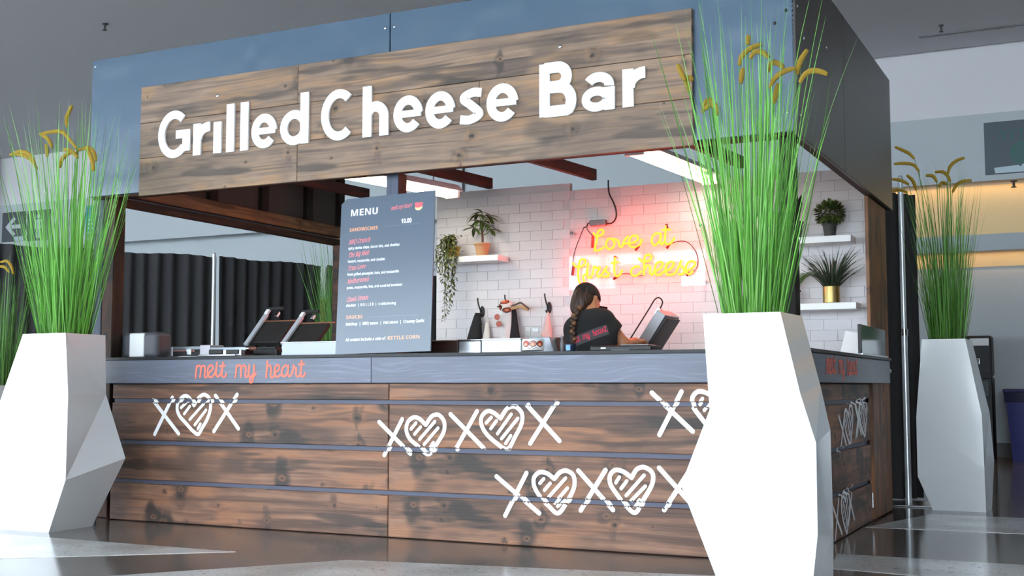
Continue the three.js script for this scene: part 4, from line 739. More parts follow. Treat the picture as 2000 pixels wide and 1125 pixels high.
{
  const discs = canvasMat(256, 256, (c) => { c.fillStyle = '#d8d4cf'; c.fillRect(0, 0, 256, 256); for (const [x, y] of [[60, 60], [190, 110], [90, 190], [230, 230], [10, 140]]) { c.fillStyle = '#3a2620'; c.beginPath(); c.arc(x, y, 44, 0, 7); c.fill(); c.fillStyle = '#b34a30'; c.beginPath(); c.arc(x, y, 35, 0, 7); c.fill(); c.fillStyle = '#e0a07a'; c.beginPath(); c.arc(x - 6, y - 6, 16, 0, 7); c.fill(); } }, { roughness: 0.9 });
  const t = thing('apron', 'white printed apron hanging over a black one below the patterned cap', 'apron', [H2.x, H2.y - 0.02, HZ + 0.045]);
  const white = hangingCloth(0.42, 0.1, 0.1, 0.05, 9, 3, 0.02); part('white_panel', white, std('#dcdadb', { roughness: 0.9 }), t, 'white front panel');
  const bk = hangingCloth(0.42, 0.05, 0.16, 0.05, 12, 4); bk.rotateZ(0.05); bk.translate(0.055, 0, -0.012); part('black_panel', bk, blackCloth, t, 'black back panel'); const bl = hangingCloth(0.2, 0.03, 0.1, 0.03, 15, 3); bl.translate(-0.045, -0.22, -0.01); part('black_panel', bl, blackCloth, t);
  for (const [x, y] of [[-0.05, -0.06], [-0.035, -0.115]]) { const d = cyl(0.024, 0.024, 0.004, 0, 0, 0, 20); d.rotateX(Math.PI / 2); d.translate(x, y, 0.062); part('round_badge', join([d]), std('#a8452c', { roughness: 0.4 }), t, 'red round badge'); }
  const cap = thing('cap', 'patterned cap with a long strap hanging on the middle hook', 'cap', [H2.x + 0.01, H2.y + 0.005, HZ + 0.07]);
  part('crown', ball(0.062, 0, 0, 0, 1, 0.85, 0.7, 18), discs, cap); part('visor', turned(new THREE.CylinderGeometry(0.055, 0.05, 0.006, 22, 1, false, 0, Math.PI), 0, 0, 0.1, -0.055, -0.005, 0), M.black, cap);
  part('strap', tube([[0.055, 0.0, 0.02], [0.1, 0.01, 0.03], [0.14, 0.022, 0.03], [0.175, 0.0, 0.03], [0.21, -0.03, 0.02]], 0.0065, 24, 6), std('#4a4038'), cap);
  part('tan_lining', tube([[0.05, -0.02, 0.01], [0.09, -0.015, 0.01], [0.13, -0.005, 0.015], [0.2, -0.035, 0.01]], 0.012, 20, 6), std('#c9a274', { roughness: 0.9 }), cap);
  const bag = thing('hanging_bag', 'thin pale pink bag hanging from the hook above the glass jar', 'bag', [H3.x + 0.005, H3.y - 0.06, HZ + 0.02]);
  part('bag_film', hangingCloth(0.31, 0.02, 0.125, 0.08, 4, 6, 0.08), new THREE.MeshPhysicalMaterial({ color: '#ecd3d0', roughness: 0.35, transmission: 0.35, thickness: 0, side: THREE.DoubleSide }), bag); part('knot', ball(0.014, 0, 0.0, 0.012, 1, 1.3, 1, 10), paleCloth, bag);
}

// ------------------------------------------------------------------ things on the bar
const CT = 1.085;
{ // menu board
  const face = canvasMat(1024, 1467, (c, W, H) => {
    c.fillStyle = '#4a5a6c'; c.fillRect(0, 0, W, H);
    const T = (s, u, v, px, col, o = {}) => { c.save(); c.fillStyle = col; c.strokeStyle = col; c.font = (o.bold ? 'bold ' : '') + px + 'px ' + (o.serif ? 'serif' : 'sans-serif'); c.translate(u * W, v * H); if (o.skew) c.transform(1, -0.06, -0.32, 1, 0, 0); const w = c.measureText(s).width, k = o.to ? ((o.to - u) * W) / w : 1; c.scale(k, 1); c.fillText(s, 0, 0); if (o.skew || o.heavy) { c.lineWidth = o.heavy ?? 2.5; c.strokeText(s, 0, 0); } c.restore(); };
    const w = '#f2f5f8', or = '#f2a071', red = '#e2707a';
    T('MENU', 0.1, 0.115, 88, w, { bold: true, to: 0.41 }); T('melt my heart', 0.54, 0.1, 52, red, { serif: true, skew: true, to: 0.76 });
    c.fillStyle = '#d9606a'; c.beginPath(); c.moveTo(0.79 * W, 0.066 * H); c.lineTo(0.88 * W, 0.066 * H); c.lineTo(0.872 * W, 0.098 * H); c.quadraticCurveTo(0.84 * W, 0.118 * H, 0.8 * W, 0.1 * H); c.fill();
    c.fillStyle = '#f4d9a0'; c.beginPath(); c.moveTo(0.795 * W, 0.095 * H); c.quadraticCurveTo(0.835 * W, 0.107 * H, 0.875 * W, 0.092 * H); c.lineTo(0.87 * W, 0.105 * H); c.quadraticCurveTo(0.835 * W, 0.13 * H, 0.8 * W, 0.108 * H); c.fill();
    T('10.00', 0.655, 0.19, 58, w, { bold: true, to: 0.765, heavy: 2 });
    T('SANDWICHES', 0.1, 0.215, 46, or, { bold: true, to: 0.41 }); c.fillStyle = '#66788c'; c.fillRect(0.48 * W, 0.2 * H, 0.39 * W, 3); c.fillRect(0.33 * W, 0.772 * H, 0.54 * W, 3);
    for (const [n, s, v, e1, e2] of [['BBQ Crunch', 'spicy dorito chips, bacon bits, and cheddar', 0.298, 0.33, 0.65], ['The Big Melt', 'havarti, mozzarella, and cheddar', 0.382, 0.32, 0.5], ['True Love', 'fresh grilled pineapple, ham, and mozzarella', 0.467, 0.29, 0.65], ['Mediterranean', 'pesto, mozzarella, feta, and sundried tomatoes', 0.552, 0.33, 0.69]]) { T(n, 0.095, v, 58, red, { serif: true, skew: true, to: e1 }); T(s, 0.095, v + 0.034, 33, w, { to: e2, heavy: 1.2 }); }
    T('Classic Dream', 0.095, 0.668, 58, red, { serif: true, skew: true, to: 0.33 }); T('cheddar  |  R O L L E D  |  4 rolls/serving', 0.095, 0.7, 33, w, { to: 0.63, heavy: 1.2 });
    T('SAUCES', 0.1, 0.778, 44, or, { bold: true, to: 0.28 }); T('Ketchup  |  BBQ sauce  |  Hot sauce  |  Creamy Garlic', 0.1, 0.82, 36, w, { to: 0.93, heavy: 1.4 });
    T('All orders include a side of', 0.105, 0.92, 36, w, { to: 0.53, heavy: 1.2 }); T('KETTLE CORN', 0.55, 0.92, 44, or, { bold: true, to: 0.89 });
  }, { roughness: 0.28, clearcoat: 0.3, clearcoatRoughness: 0.15 });
  const t = thing('menu_board', 'tall slate blue menu board leaning on the middle post of the bar', 'menu', [-0.027, CT + 0.006, 0.037]);
  t.rotation.set(-0.078, 0, 0.018);
  const W = 0.668, H = 0.965, s = new THREE.Shape(); s.moveTo(-W / 2, 0); s.lineTo(W / 2, 0); s.lineTo(W / 2, H); s.lineTo(-W / 2 + 0.04, H); s.lineTo(-W / 2, H - 0.03); s.closePath();
  const g = new THREE.ExtrudeGeometry(s, { depth: 0.008, bevelEnabled: false }); g.translate(0, 0, -0.008); part('board', g, std('#4a5a6c', { roughness: 0.3 }), t);
  const f = new THREE.ShapeGeometry(s), p = f.attributes.position, uv = f.attributes.uv; for (let i = 0; i < p.count; i++) uv.setXY(i, p.getX(i) / W + 0.5, p.getY(i) / H); f.translate(0, 0, 0.001); part('printed_face', f, face, t);
}
const atZ = (x0, x1, z) => [onZ(x0, 690, z).x, onZ(x1, 690, z).x];
{ // napkin box
  const [a, b] = atZ(250, 322, -0.22), w = b - a, t = thing('napkin_dispenser', 'dark rounded napkin dispenser with a white middle at the bar end', 'dispenser', [(a + b) / 2, CT, -0.22]);
  part('body', rbox(w * 0.97, 0.175, 0.16, 0.03, 0, 0.0885, 0, 4), std('#55565e', { roughness: 0.5 }), t); part('napkin_face', rbox(w * 0.4, 0.165, 0.168, 0.008, -0.01, 0.0885, 0.002), M.white, t, 'white middle face'); part('end_cover', rbox(w * 0.27, 0.18, 0.15, 0.035, w * 0.355, 0.091, 0, 4), std('#3f4044', { roughness: 0.45 }), t, 'charcoal end cover');
}
const brownGrip = std('#6b4034', { roughness: 0.6 });
function flatGrill(label, px0, px1, z, yb) {
  const [a, b] = atZ(px0, px1, z), w = b - a, t = thing('flat_grill', label, 'grill', [a, CT, z], 'flat grills on the bar');
  part('end_bracket', rbox(0.085, 0.075, 0.14, 0.004, 0.042, 0.0405, 0), std('#b9b6bd', { metalness: 0.5, roughness: 0.45 }), t);
  part('base_plate', rbox(w * 0.66, 0.012, 0.2, 0.003, w * 0.36, 0.009, 0), M.steel, t);
  part('heating_block', rbox(0.11, 0.03, 0.16, 0.004, w * 0.3, 0.032, 0.0), M.black, t); part('heating_block', rbox(0.1, 0.028, 0.16, 0.004, w * 0.6, 0.03, 0), M.black, t);
  part('lever_bar', rbox(w * 0.78, 0.024, 0.03, 0.004, w * 0.43, yb, 0.05), std('#8d959d', { metalness: 0.7, roughness: 0.4 }), t);
  for (const k of [0.44, 0.7]) part('bar_support', rbox(0.045, 0.04, 0.04, 0.003, w * k, yb - 0.026, 0.05), M.aluminium, t);
  const fr = cyl(0.013, 0.013, 0.02, 0, 0, 0, 14); fr.rotateZ(-Math.PI / 2); fr.translate(w * 0.82, yb, 0.05); part('ferrule', fr, M.chrome, t);
  const gp = lathe([[0, 0], [0.011, 0], [0.0125, 0.03], [0.011, w * 0.14], [0.006, w * 0.15], [0, w * 0.15]], 14); gp.rotateZ(-Math.PI / 2); gp.translate(w * 0.84, yb, 0.05); part('grip', gp, brownGrip, t, 'brown wooden grip');
  for (const [x, zz] of [[0.05, 0.06], [0.05, -0.06]]) part('foot', cyl(0.012, 0.01, 0.004, x, 0, zz, 10), M.rubber, t);
}
flatGrill('flat steel grill with a brown lever grip next to the napkin dispenser', 332, 446, -0.36, 0.068);
flatGrill('flat steel grill with a brown lever grip nearer the open presses', 404, 512, -0.14, 0.05);
function press(label, hx, hy, tx, ty, z0) {
  const Hh = onZ(hx, hy, z0), T = onX(tx, ty, Hh.x), t = thing('sandwich_press', label, 'sandwich press', [Hh.x, CT, z0], 'open sandwich presses');
  const dy = T.y - CT - 0.06, dz = T.z - z0, L = Math.hypot(dy, dz), up = Math.atan2(dy, -dz);
  part('base', join([rbox(0.25, 0.05, Math.min(0.3, -dz), 0.008, 0.13, 0.032, dz / 2)]), M.black, t); part('lower_plate', rbox(0.24, 0.012, 0.26, 0.003, 0.13, 0.06, dz / 2), std('#2c2c2e', { roughness: 0.4, metalness: 0.4 }), t);
  const lid = new THREE.Group(); lid.name = numbered('lid'); lid.position.set(0, 0.06, 0); lid.rotation.x = up; t.add(lid);
  // in the lid's own axes it runs toward -z
  part('side_arm', rbox(0.034, 0.02, L * 0.88, 0.004, 0.015, 0.03, -L * 0.44), std('#c6cbd2', { metalness: 0.3, roughness: 0.35 }), lid);
  part('upper_plate', rbox(0.25, 0.03, L * 0.62, 0.006, 0.135, 0.002, -L * 0.42), std('#1f1d1c', { roughness: 0.6 }), lid); part('copper_edge', rbox(0.285, 0.01, 0.012, 0.003, 0.16, 0.016, -L * 0.72), std('#a5745a', { metalness: 0.8, roughness: 0.35 }), lid);
  part('handle_arm', rbox(0.028, 0.02, L * 0.16, 0.003, 0.015, 0.035, -L * 0.95), M.white, lid); part('handle_arm', rbox(0.018, 0.018, L * 0.14, 0.003, 0.1, 0.02, -L * 0.9), M.chrome, lid);
  const bar = cyl(0.011, 0.011, 0.13, 0, 0, 0, 12); bar.rotateZ(-Math.PI / 2); bar.translate(0.005, 0.04, -L * 1.02); part('handle', bar, M.rubber, lid);
}
press('open sandwich press with raised lid nearer the bare steel pole', 480, 690, 526, 613, -0.3);
press('open sandwich press with raised lid behind the steel tray', 552, 690, 594, 619, -0.3);
{
  const [a, b] = atZ(550, 672, -0.05), w = b - a, t = thing('steel_tray', 'shallow brushed steel tray on the bar beside the menu board', 'tray', [(a + b) / 2, CT, -0.13]);
  part('tray_wall', join([span(-w / 2, w / 2, 0, 0.082, 0.076, 0.08), span(-w / 2, w / 2, 0, 0.082, -0.08, -0.076), span(-w / 2, -w / 2 + 0.004, 0, 0.082, -0.08, 0.08), span(w / 2 - 0.004, w / 2, 0, 0.082, -0.08, 0.08), span(-w / 2, w / 2, 0, 0.004, -0.08, 0.08)]), std('#7b7f87', { metalness: 0.8, roughness: 0.36 }), t); part('rolled_rim', join([rbox(w + 0.012, 0.007, 0.01, 0.003, 0, 0.083, 0.08), rbox(w + 0.012, 0.007, 0.01, 0.003, 0, 0.083, -0.08)]), M.chrome, t);
}
{
  const z = -0.3, [a, b] = atZ(845, 905, z), [c, d] = atZ(905, 950, z), [e, f] = atZ(950, 1028, z), [g, h] = atZ(1034, 1082, z);
  const t = thing('wooden_box', 'low brown wooden box on the bar behind the menu board edge', 'box', [(a + b) / 2, CT, z]); part('box_body', rbox(b - a, 0.078, 0.14, 0.004, 0, 0.04, 0), std('#7a5648', { map: woodBarTex, roughness: 0.5 }), t); part('lid', rbox(b - a + 0.006, 0.008, 0.146, 0.003, 0, 0.082, 0), std('#86614f', { roughness: 0.5 }), t);
  const u = thing('steel_pan', 'grey steel pan between the wooden box and the white container', 'pan', [(c + d) / 2, CT, z]); part('pan_body', rbox(d - c - 0.004, 0.08, 0.14, 0.008, 0, 0.041, 0), M.steel, u); part('rim', rbox(d - c, 0.008, 0.15, 0.003, 0, 0.084, 0), M.chrome, u);
  const v = thing('white_container', 'long white container on the bar left of the glass jar', 'container', [(e + f) / 2, CT, z]); part('tub', rbox(f - e - 0.004, 0.082, 0.14, 0.008, 0, 0.042, 0), M.white, v); part('lid', rbox(f - e, 0.01, 0.15, 0.004, 0, 0.085, 0), M.white, v);
  const w2 = thing('steel_wedge', 'sloping grey steel box behind the glass jar', 'box', [(g + h) / 2, CT, z - 0.06]), s = new THREE.Shape([V2(-(h - g) / 2, 0), V2((h - g) / 2, 0), V2((h - g) / 2 - 0.03, 0.09), V2(-(h - g) / 2, 0.09)]); const eg = new THREE.ExtrudeGeometry(s, { depth: 0.12, bevelEnabled: true, bevelSize: 0.003, bevelThickness: 0.003, bevelSegments: 1 }); eg.translate(0, 0.002, -0.06); part('body', eg, std('#a6abb4', { metalness: 0.3, roughness: 0.4 }), w2); part('slot', box(0.04, 0.03, 0.004, -0.03, 0.05, 0.062), M.black, w2);
}
{ // glass jar with a label of three red discs
  const z = -0.12, p = onZ(1041, 690, z), t = thing('glass_jar', 'round glass jar with a label of three red discs on the bar', 'jar', [p.x, CT, z]);
  const glass = new THREE.MeshPhysicalMaterial({ color: '#f4f8f8', transmission: 1, thickness: 0, roughness: 0.02, ior: 1.5 });
  part('jar_glass', lathe([[0, 0.002], [0.05, 0.002], [0.063, 0.012], [0.07, 0.04], [0.07, 0.075], [0.062, 0.098], [0.05, 0.11], [0.048, 0.118]], 36), glass, t); part('neck', lathe([[0.048, 0.118], [0.05, 0.122], [0.05, 0.14], [0.052, 0.143], [0.052, 0.15], [0.047, 0.15]], 36), glass, t);
  const lab = canvasMat(512, 256, (c) => { c.fillStyle = '#e9e6e4'; c.fillRect(0, 0, 512, 256); for (const [x, col] of [[110, '#c2412f'], [256, '#cf8f86'], [402, '#c2412f']]) { c.fillStyle = '#2b2322'; c.beginPath(); c.arc(x, 110, 74, 0, 7); c.fill(); c.fillStyle = col; c.beginPath(); c.arc(x, 110, 64, 0, 7); c.fill(); c.fillStyle = '#f0b48a'; c.beginPath(); c.arc(x - 8, 128, 34, 0, 7); c.fill(); } c.strokeStyle = '#2b2b30'; c.lineWidth = 7; c.beginPath(); for (let i = 0; i < 16; i++) c.lineTo(150 + i * 14, 216 + (i % 2 ? -10 : 10) * ((i * 7) % 3)); c.stroke(); });
  const lg = new THREE.CylinderGeometry(0.0712, 0.0712, 0.062, 30, 1, true, 0.45 - 1.05, 2.1); lg.translate(0, 0.044, 0); lg.rotateY(0.0); part('label_print', lg, lab, t, 'white label with three red discs');
  part('jar_contents', lathe([[0, 0.006], [0.058, 0.012], [0.064, 0.04], [0.064, 0.07], [0, 0.072]], 24), std('#d9d5d0', { roughness: 0.8 }), t);
}
{
  const z = -0.3; let p = onZ(1096, 690, z - 0.1), t = thing('paper_bag', 'crumpled dark brown paper bag between the steel box and the thin bottle', 'bag', [p.x, CT, z - 0.1]);
  const g = new THREE.CylinderGeometry(0.03, 0.045, 0.085, 6, 3); g.translate(0, 0.0425, 0); const P = g.attributes.position, N = lattice(5); for (let i = 0; i < P.count; i++) P.setX(i, P.getX(i) + (N(P.getY(i) * 60, P.getZ(i) * 40) - 0.5) * 0.02 + P.getY(i) * -0.1); g.computeVertexNormals(); part('bag_body', g, std('#5a352b', { roughness: 0.8 }), t); part('bag_fold', rbox(0.05, 0.012, 0.04, 0.003, -0.009, 0.09, 0), std('#4d2c24', { roughness: 0.8 }), t);
  p = onZ(1098, 690, -0.2); t = thing('thin_bottle', 'thin grey bottle standing beside the navy cup', 'bottle', [p.x, CT, -0.2]); part('bottle', lathe([[0, 0], [0.012, 0], [0.013, 0.05], [0.008, 0.07], [0.008, 0.085], [0, 0.085]], 18), std('#6d6a6c', { roughness: 0.4 }), t); part('cap', cyl(0.009, 0.009, 0.012, 0, 0.083, 0, 14), std('#8a8688'), t);
  p = onZ(1114, 690, -0.14); t = thing('navy_cup', 'small navy cup with a pale blue patch before the person', 'cup', [p.x, CT, -0.14]); part('cup', lathe([[0, 0], [0.03, 0], [0.033, 0.045], [0.031, 0.045], [0.028, 0.004], [0, 0.004]], 26), std('#22304a', { roughness: 0.4 }), t); const lg = new THREE.CylinderGeometry(0.0333, 0.0318, 0.03, 12, 1, true, -0.5, 0.9); lg.translate(0, 0.024, 0); part('patch', lg, std('#7fb4d8', { roughness: 0.5 }), t, 'pale blue patch');
  const [a, b] = atZ(1163, 1282, -0.16); t = thing('card_terminal', 'flat black payment tablet lying on the bar before the person', 'tablet', [(a + b) / 2, CT, -0.16]); part('body', rbox(b - a, 0.03, 0.16, 0.008, 0, 0.016, 0), M.black, t); part('screen_lid', rbox((b - a) * 0.45, 0.006, 0.12, 0.002, (b - a) * 0.2, 0.034, 0), std('#77797d', { roughness: 0.3 }), t); part('label_print', box(0.03, 0.008, 0.001, -(b - a) * 0.28, 0.018, 0.0805), M.paintWhite, t, 'small white mark'); part('front_strip', box((b - a) * 0.3, 0.008, 0.001, 0, 0.008, 0.0805), std('#4a4b4f'), t);
}
{ // splash guard on the side of the bar
  const t = thing('splash_guard', 'glossy grey splash guard with a dark edge at the end of the side bar', 'panel', [2.47, CT, -2.03]);
  part('panel', rbox(0.012, 0.185, 0.92, 0.003, 0, 0.102, 0), std('#6d7479', { roughness: 0.12, metalness: 0.3 }), t); part('end_frame', rbox(0.022, 0.19, 0.02, 0.003, 0, 0.1, 0.465), M.black, t); part('foot_rail', rbox(0.04, 0.014, 0.95, 0.003, 0, 0.007, 0), M.aluminium, t);
  const p = onZ(1682, 675, -2.0), u = thing('white_card', 'small tilted white card behind the splash guard', 'card', [2.34, CT + 0.012, -1.9]); const g = rbox(0.12, 0.16, 0.004, 0.001, 0, 0.075, 0); g.rotateX(-0.25); g.rotateZ(-0.2); part('card', g, M.paintWhite, u); part('card_stand', rbox(0.05, 0.012, 0.06, 0.003, 0, -0.006, -0.02), M.steel, u);
}
// ------------------------------------------------------------------ prep table and grill behind the bar
{
  const t = thing('prep_table', 'steel prep table behind the bar in front of the brick wall', 'table', [0.85, 0, -1.86]);
  part('tabletop', rbox(1.96, 0.04, 0.62, 0.006, 0, 0.9, 0), M.steel, t); for (const [x, z] of [[-0.94, 0.27], [0.94, 0.27], [-0.94, -0.27], [0.94, -0.27]]) part('leg', cyl(0.02, 0.02, 0.88, x, 0, z, 14), M.steel, t); part('undershelf', rbox(1.88, 0.02, 0.56, 0.004, 0, 0.25, 0), M.steel, t);
  const GZ = -1.8, g = thing('contact_grill', 'open contact grill with grey lid in front of the person', 'grill', [1.0, 0.92, GZ]);
  part('base', rbox(0.42, 0.16, 0.34, 0.015, 0.02, 0.082, 0), M.steel, g); part('lower_plate', rbox(0.36, 0.02, 0.28, 0.004, 0.0, 0.172, 0), M.black, g);
  const q0 = onZ(1257, 690, GZ), q1 = onZ(1303, 617, GZ), L = Math.hypot(q1.x - q0.x, q1.y - q0.y) + 0.02, a = Math.atan2(q1.y - q0.y, q1.x - q0.x);
  const lid = new THREE.Group(); lid.name = numbered('lid'); lid.position.set(q0.x - 1.0, q0.y - 0.92, 0); lid.rotation.z = a; g.add(lid);
  part('lid_shell', rbox(L, 0.075, 0.3, 0.006, L / 2, 0, 0), std('#8e9094', { metalness: 0.5, roughness: 0.4 }), lid); part('upper_plate', rbox(L * 0.92, 0.02, 0.28, 0.004, L / 2, -0.045, 0), M.black, lid);
  part('handle_mount', rbox(0.06, 0.03, 0.05, 0.005, L * 0.93, 0.05, 0.06), M.chrome, lid); part('handle', tube([[L * 0.02, 0.105, 0.1], [L * 0.3, 0.105, 0.1], [L * 0.6, 0.105, 0.1], [L * 0.9, 0.105, 0.1], [L * 1.14, 0.104, 0.1], [L * 1.2, 0.09, 0.09], [L * 1.16, 0.06, 0.07], [L * 0.95, 0.05, 0.06]], 0.0052, 60, 8), M.black, lid);
  const b = onZ(1279, 690, -2.0), bx = thing('white_carton', 'small white carton with a green round mark beside the grill', 'carton', [b.x + 0.02, 0.92, -2.0]); const cg = rbox(0.07, 0.26, 0.06, 0.004, 0, 0.131, 0); part('carton', cg, M.white, bx); const d = cyl(0.03, 0.03, 0.002, 0, 0, 0, 22); d.rotateX(Math.PI / 2); d.translate(0.0, 0.225, 0.0305); part('round_mark', d, std('#1d7a4e'), bx, 'green round mark');
  const f = thing('sandwich', 'pale grilled sandwich halves on the grill plate', 'sandwich', [0.93, 1.106, -1.78]); part('bread', rbox(0.12, 0.03, 0.11, 0.01, 0, 0.015, 0, 3), std('#dcb98a', { roughness: 0.9 }), f); part('filling', rbox(0.124, 0.01, 0.114, 0.004, 0, 0.035, 0), std('#d9a52e', { roughness: 0.6 }), f); part('bread', rbox(0.12, 0.028, 0.11, 0.01, 0.004, 0.054, 0, 3), std('#e6cfa6', { roughness: 0.9 }), f);
}

// ------------------------------------------------------------------ the person behind the bar
const smin = (a, b, k) => { const h = Math.max(k - Math.abs(a - b), 0) / k; return Math.min(a, b) - h * h * k * 0.25; };
function capsule(p, a, b, ra, rb) { // tapered
  const bx = b[0] - a[0], by = b[1] - a[1], bz = b[2] - a[2], px = p[0] - a[0], py = p[1] - a[1], pz = p[2] - a[2];
  const t = Math.max(0, Math.min(1, (px * bx + py * by + pz * bz) / (bx * bx + by * by + bz * bz)));
  return Math.hypot(px - bx * t, py - by * t, pz - bz * t) - (ra + (rb - ra) * t);
}
const blob = (p, c, r) => { const x = (p[0] - c[0]) / r[0], y = (p[1] - c[1]) / r[1], z = (p[2] - c[2]) / r[2], k = Math.hypot(x, y, z); return (k - 1) * Math.min(...r); };
function meshField(f, lo, size, res) {
  const mc = new MarchingCubes(res, M.white, false, false, 400000); mc.isolation = 0; const h = res / 2;
  for (let k = 0; k < res; k++) for (let j = 0; j < res; j++) for (let i = 0; i < res; i++) mc.field[i + j * res + k * res * res] = -f([lo[0] + (size * i) / res, lo[1] + (size * j) / res, lo[2] + (size * k) / res]);
  mc.update();
  const n = mc.count, P = mc.positionArray.slice(0, n * 3), g = new THREE.BufferGeometry();
  for (let i = 0; i < n; i++) for (let c = 0; c < 3; c++) P[i * 3 + c] = lo[c] + ((P[i * 3 + c] + 1) / 2) * size;
  g.setAttribute('position', new THREE.BufferAttribute(P, 3));
  const m = mergeVertices(g, 1e-4); m.computeVertexNormals(); return m;
}
{
  const O = [0.83, 0, -1.25], add = (p) => p;
  const pel = [0.82, 0.9, -1.12], waist = [0.825, 1.04, -1.15], chest = [0.815, 1.21, -1.2], neck = [0.83, 1.35, -1.245], head = [0.742, 1.462, -1.3];
  const px3 = (x, y, z) => { const p = onZ(x, y, z); return [p.x, p.y, p.z]; };
  const shR = [0.9, 1.315, -1.225], elR = px3(1219, 673, -1.29), wrR = px3(1240, 668, -1.47), shL = [0.68, 1.28, -1.225], elL = [0.645, 1.06, -1.29], wrL = [0.79, 1.09, -1.5];
  const hipR = [0.91, 0.88, -1.12], knR = [0.925, 0.48, -1.13], anR = [0.92, 0.08, -1.11], hipL = [0.73, 0.88, -1.12], knL = [0.72, 0.48, -1.16], anL = [0.715, 0.08, -1.13];
  const limbs = [[hipR, knR, 0.085, 0.058], [knR, anR, 0.056, 0.036], [hipL, knL, 0.085, 0.058], [knL, anL, 0.056, 0.036]];
  const arms = [[shR, elR, 0.05, 0.04], [elR, wrR, 0.04, 0.026], [shL, elL, 0.05, 0.04], [elL, wrL, 0.04, 0.026]];
  const torso = (p) => {
    let d = smin(blob(p, pel, [0.165, 0.13, 0.115]), blob(p, waist, [0.135, 0.15, 0.095]), 0.09);
    d = smin(d, blob(p, chest, [0.15, 0.165, 0.1]), 0.09);
    d = smin(d, capsule(p, [0.71, 1.29, -1.22], [0.88, 1.315, -1.22], 0.055, 0.055), 0.06);
    return d;
  };
  const neckD = (p) => capsule(p, [0.825, 1.31, -1.225], [0.765, 1.41, -1.275], 0.054, 0.05);
  const body = (p) => { let d = torso(p); d = smin(d, neckD(p), 0.05); for (const l of arms) d = smin(d, capsule(p, ...l), 0.03); for (const l of limbs) d = smin(d, capsule(p, ...l), 0.04); for (const [an, s] of [[anR, 1], [anL, 1]]) d = smin(d, capsule(p, [an[0], 0.045, an[2] + 0.03], [an[0] + 0.01, 0.035, an[2] - 0.15], 0.042, 0.034), 0.04); return Math.max(d, -p[1] + 0.002); };
  // the head is turned a little to the right and bowed; own axes: forward f, right r, up u
  const q = new THREE.Quaternion().setFromEuler(new THREE.Euler(-0.42, -0.35, 0.2, 'YXZ')), qi = q.clone().invert(), v = V3();
  const toHead = (p) => { v.set(p[0] - head[0], p[1] - head[1], p[2] - head[2]).applyQuaternion(qi); return [v.x, v.y, v.z]; }; // face toward -z
  const headD = (p) => {
    const h = toHead(p); let d = blob(h, [0, 0.02, 0.012], [0.074, 0.092, 0.094]);
    d = smin(d, blob(h, [0, -0.04, -0.032], [0.056, 0.07, 0.058]), 0.04); d = smin(d, capsule(h, [0, 0.005, -0.084], [0, -0.022, -0.103], 0.008, 0.012), 0.015);
    for (const s of [-1, 1]) { d = smin(d, blob(h, [s * 0.076, -0.008, 0.008], [0.01, 0.03, 0.018]), 0.008); d = Math.max(d, -blob(h, [s * 0.03, 0.008, -0.094], [0.015, 0.009, 0.012])); d = smin(d, blob(h, [s * 0.03, 0.007, -0.078], [0.012, 0.011, 0.012]), 0.003); }
    d = smin(d, capsule(h, [-0.018, -0.052, -0.086], [0.018, -0.052, -0.086], 0.007, 0.007), 0.008); return smin(d, neckD(p), 0.03);
  };
  const hand = (wr, el, side, curl, lo) => {
    const dir = V3(wr[0] - el[0], wr[1] - el[1], wr[2] - el[2]).normalize(), up = V3(0, 1, 0).addScaledVector(dir, -dir.y).normalize(), rt = V3().crossVectors(dir, up);
    const at = (a, b, c) => [wr[0] + dir.x * a + rt.x * b + up.x * c, wr[1] + dir.y * a + rt.y * b + up.y * c, wr[2] + dir.z * a + rt.z * b + up.z * c];
    const bones = [[at(-0.02, 0, 0), at(0.02, 0, 0), 0.026, 0.026]];
    for (let k = 0; k < 4; k++) { const b = (k - 1.5) * 0.021, l = [0.9, 1.05, 1, 0.8][k]; bones.push([at(0.01, b * 0.6, 0), at(0.08, b, 0), 0.013, 0.011]); bones.push([at(0.08, b, 0), at(0.08 + 0.032 * l, b * 1.05, -0.012 * curl), 0.0095, 0.0088]); bones.push([at(0.08 + 0.032 * l, b * 1.05, -0.012 * curl), at(0.08 + 0.045 * l, b * 1.05, -0.038 * curl), 0.0088, 0.0082]); bones.push([at(0.08 + 0.045 * l, b * 1.05, -0.038 * curl), at(0.08 + 0.036 * l, b * 1.02, -0.056 * curl), 0.0082, 0.0075]); }
    bones.push([at(0.02, side * 0.024, -0.006), at(0.055, side * 0.046, -0.02), 0.013, 0.011]); bones.push([at(0.055, side * 0.046, -0.02), at(0.085, side * 0.046, -0.038), 0.0105, 0.009]);
    const f = (p) => { let d = 1; for (const b of bones) d = smin(d, capsule(p, ...b), 0.006); return smin(d, capsule(p, el, wr, 0.04, 0.026), 0.02); };
    const c = at(0.06, 0, -0.01); return meshField((p) => Math.max(f(p), -((p[0] - wr[0]) * dir.x + (p[1] - wr[1]) * dir.y + (p[2] - wr[2]) * dir.z) - 0.03), [c[0] - 0.115, c[1] - 0.115, c[2] - 0.115], 0.23, 76);
  };
  const skin = std('#b97c58', { roughness: 0.55 });
  const t = thing('person', 'person in a black shirt and dark cap, seen from behind, bending over the grill', 'person', [0, 0, 0]);
  const bodyG = meshField((p) => Math.max(body(p), p[1] - 1.4), [0.0, -0.02, -2.0], 1.6, 132), headG = meshField((p) => Math.max(headD(p), -(p[1] - 1.365)), [head[0] - 0.15, head[1] - 0.15, head[2] - 0.15], 0.3, 84);
  part('body', join([bodyG, headG, hand(wrR, elR, -1, 0.9), hand(wrL, elL, 1, 0.9)]), skin, t);
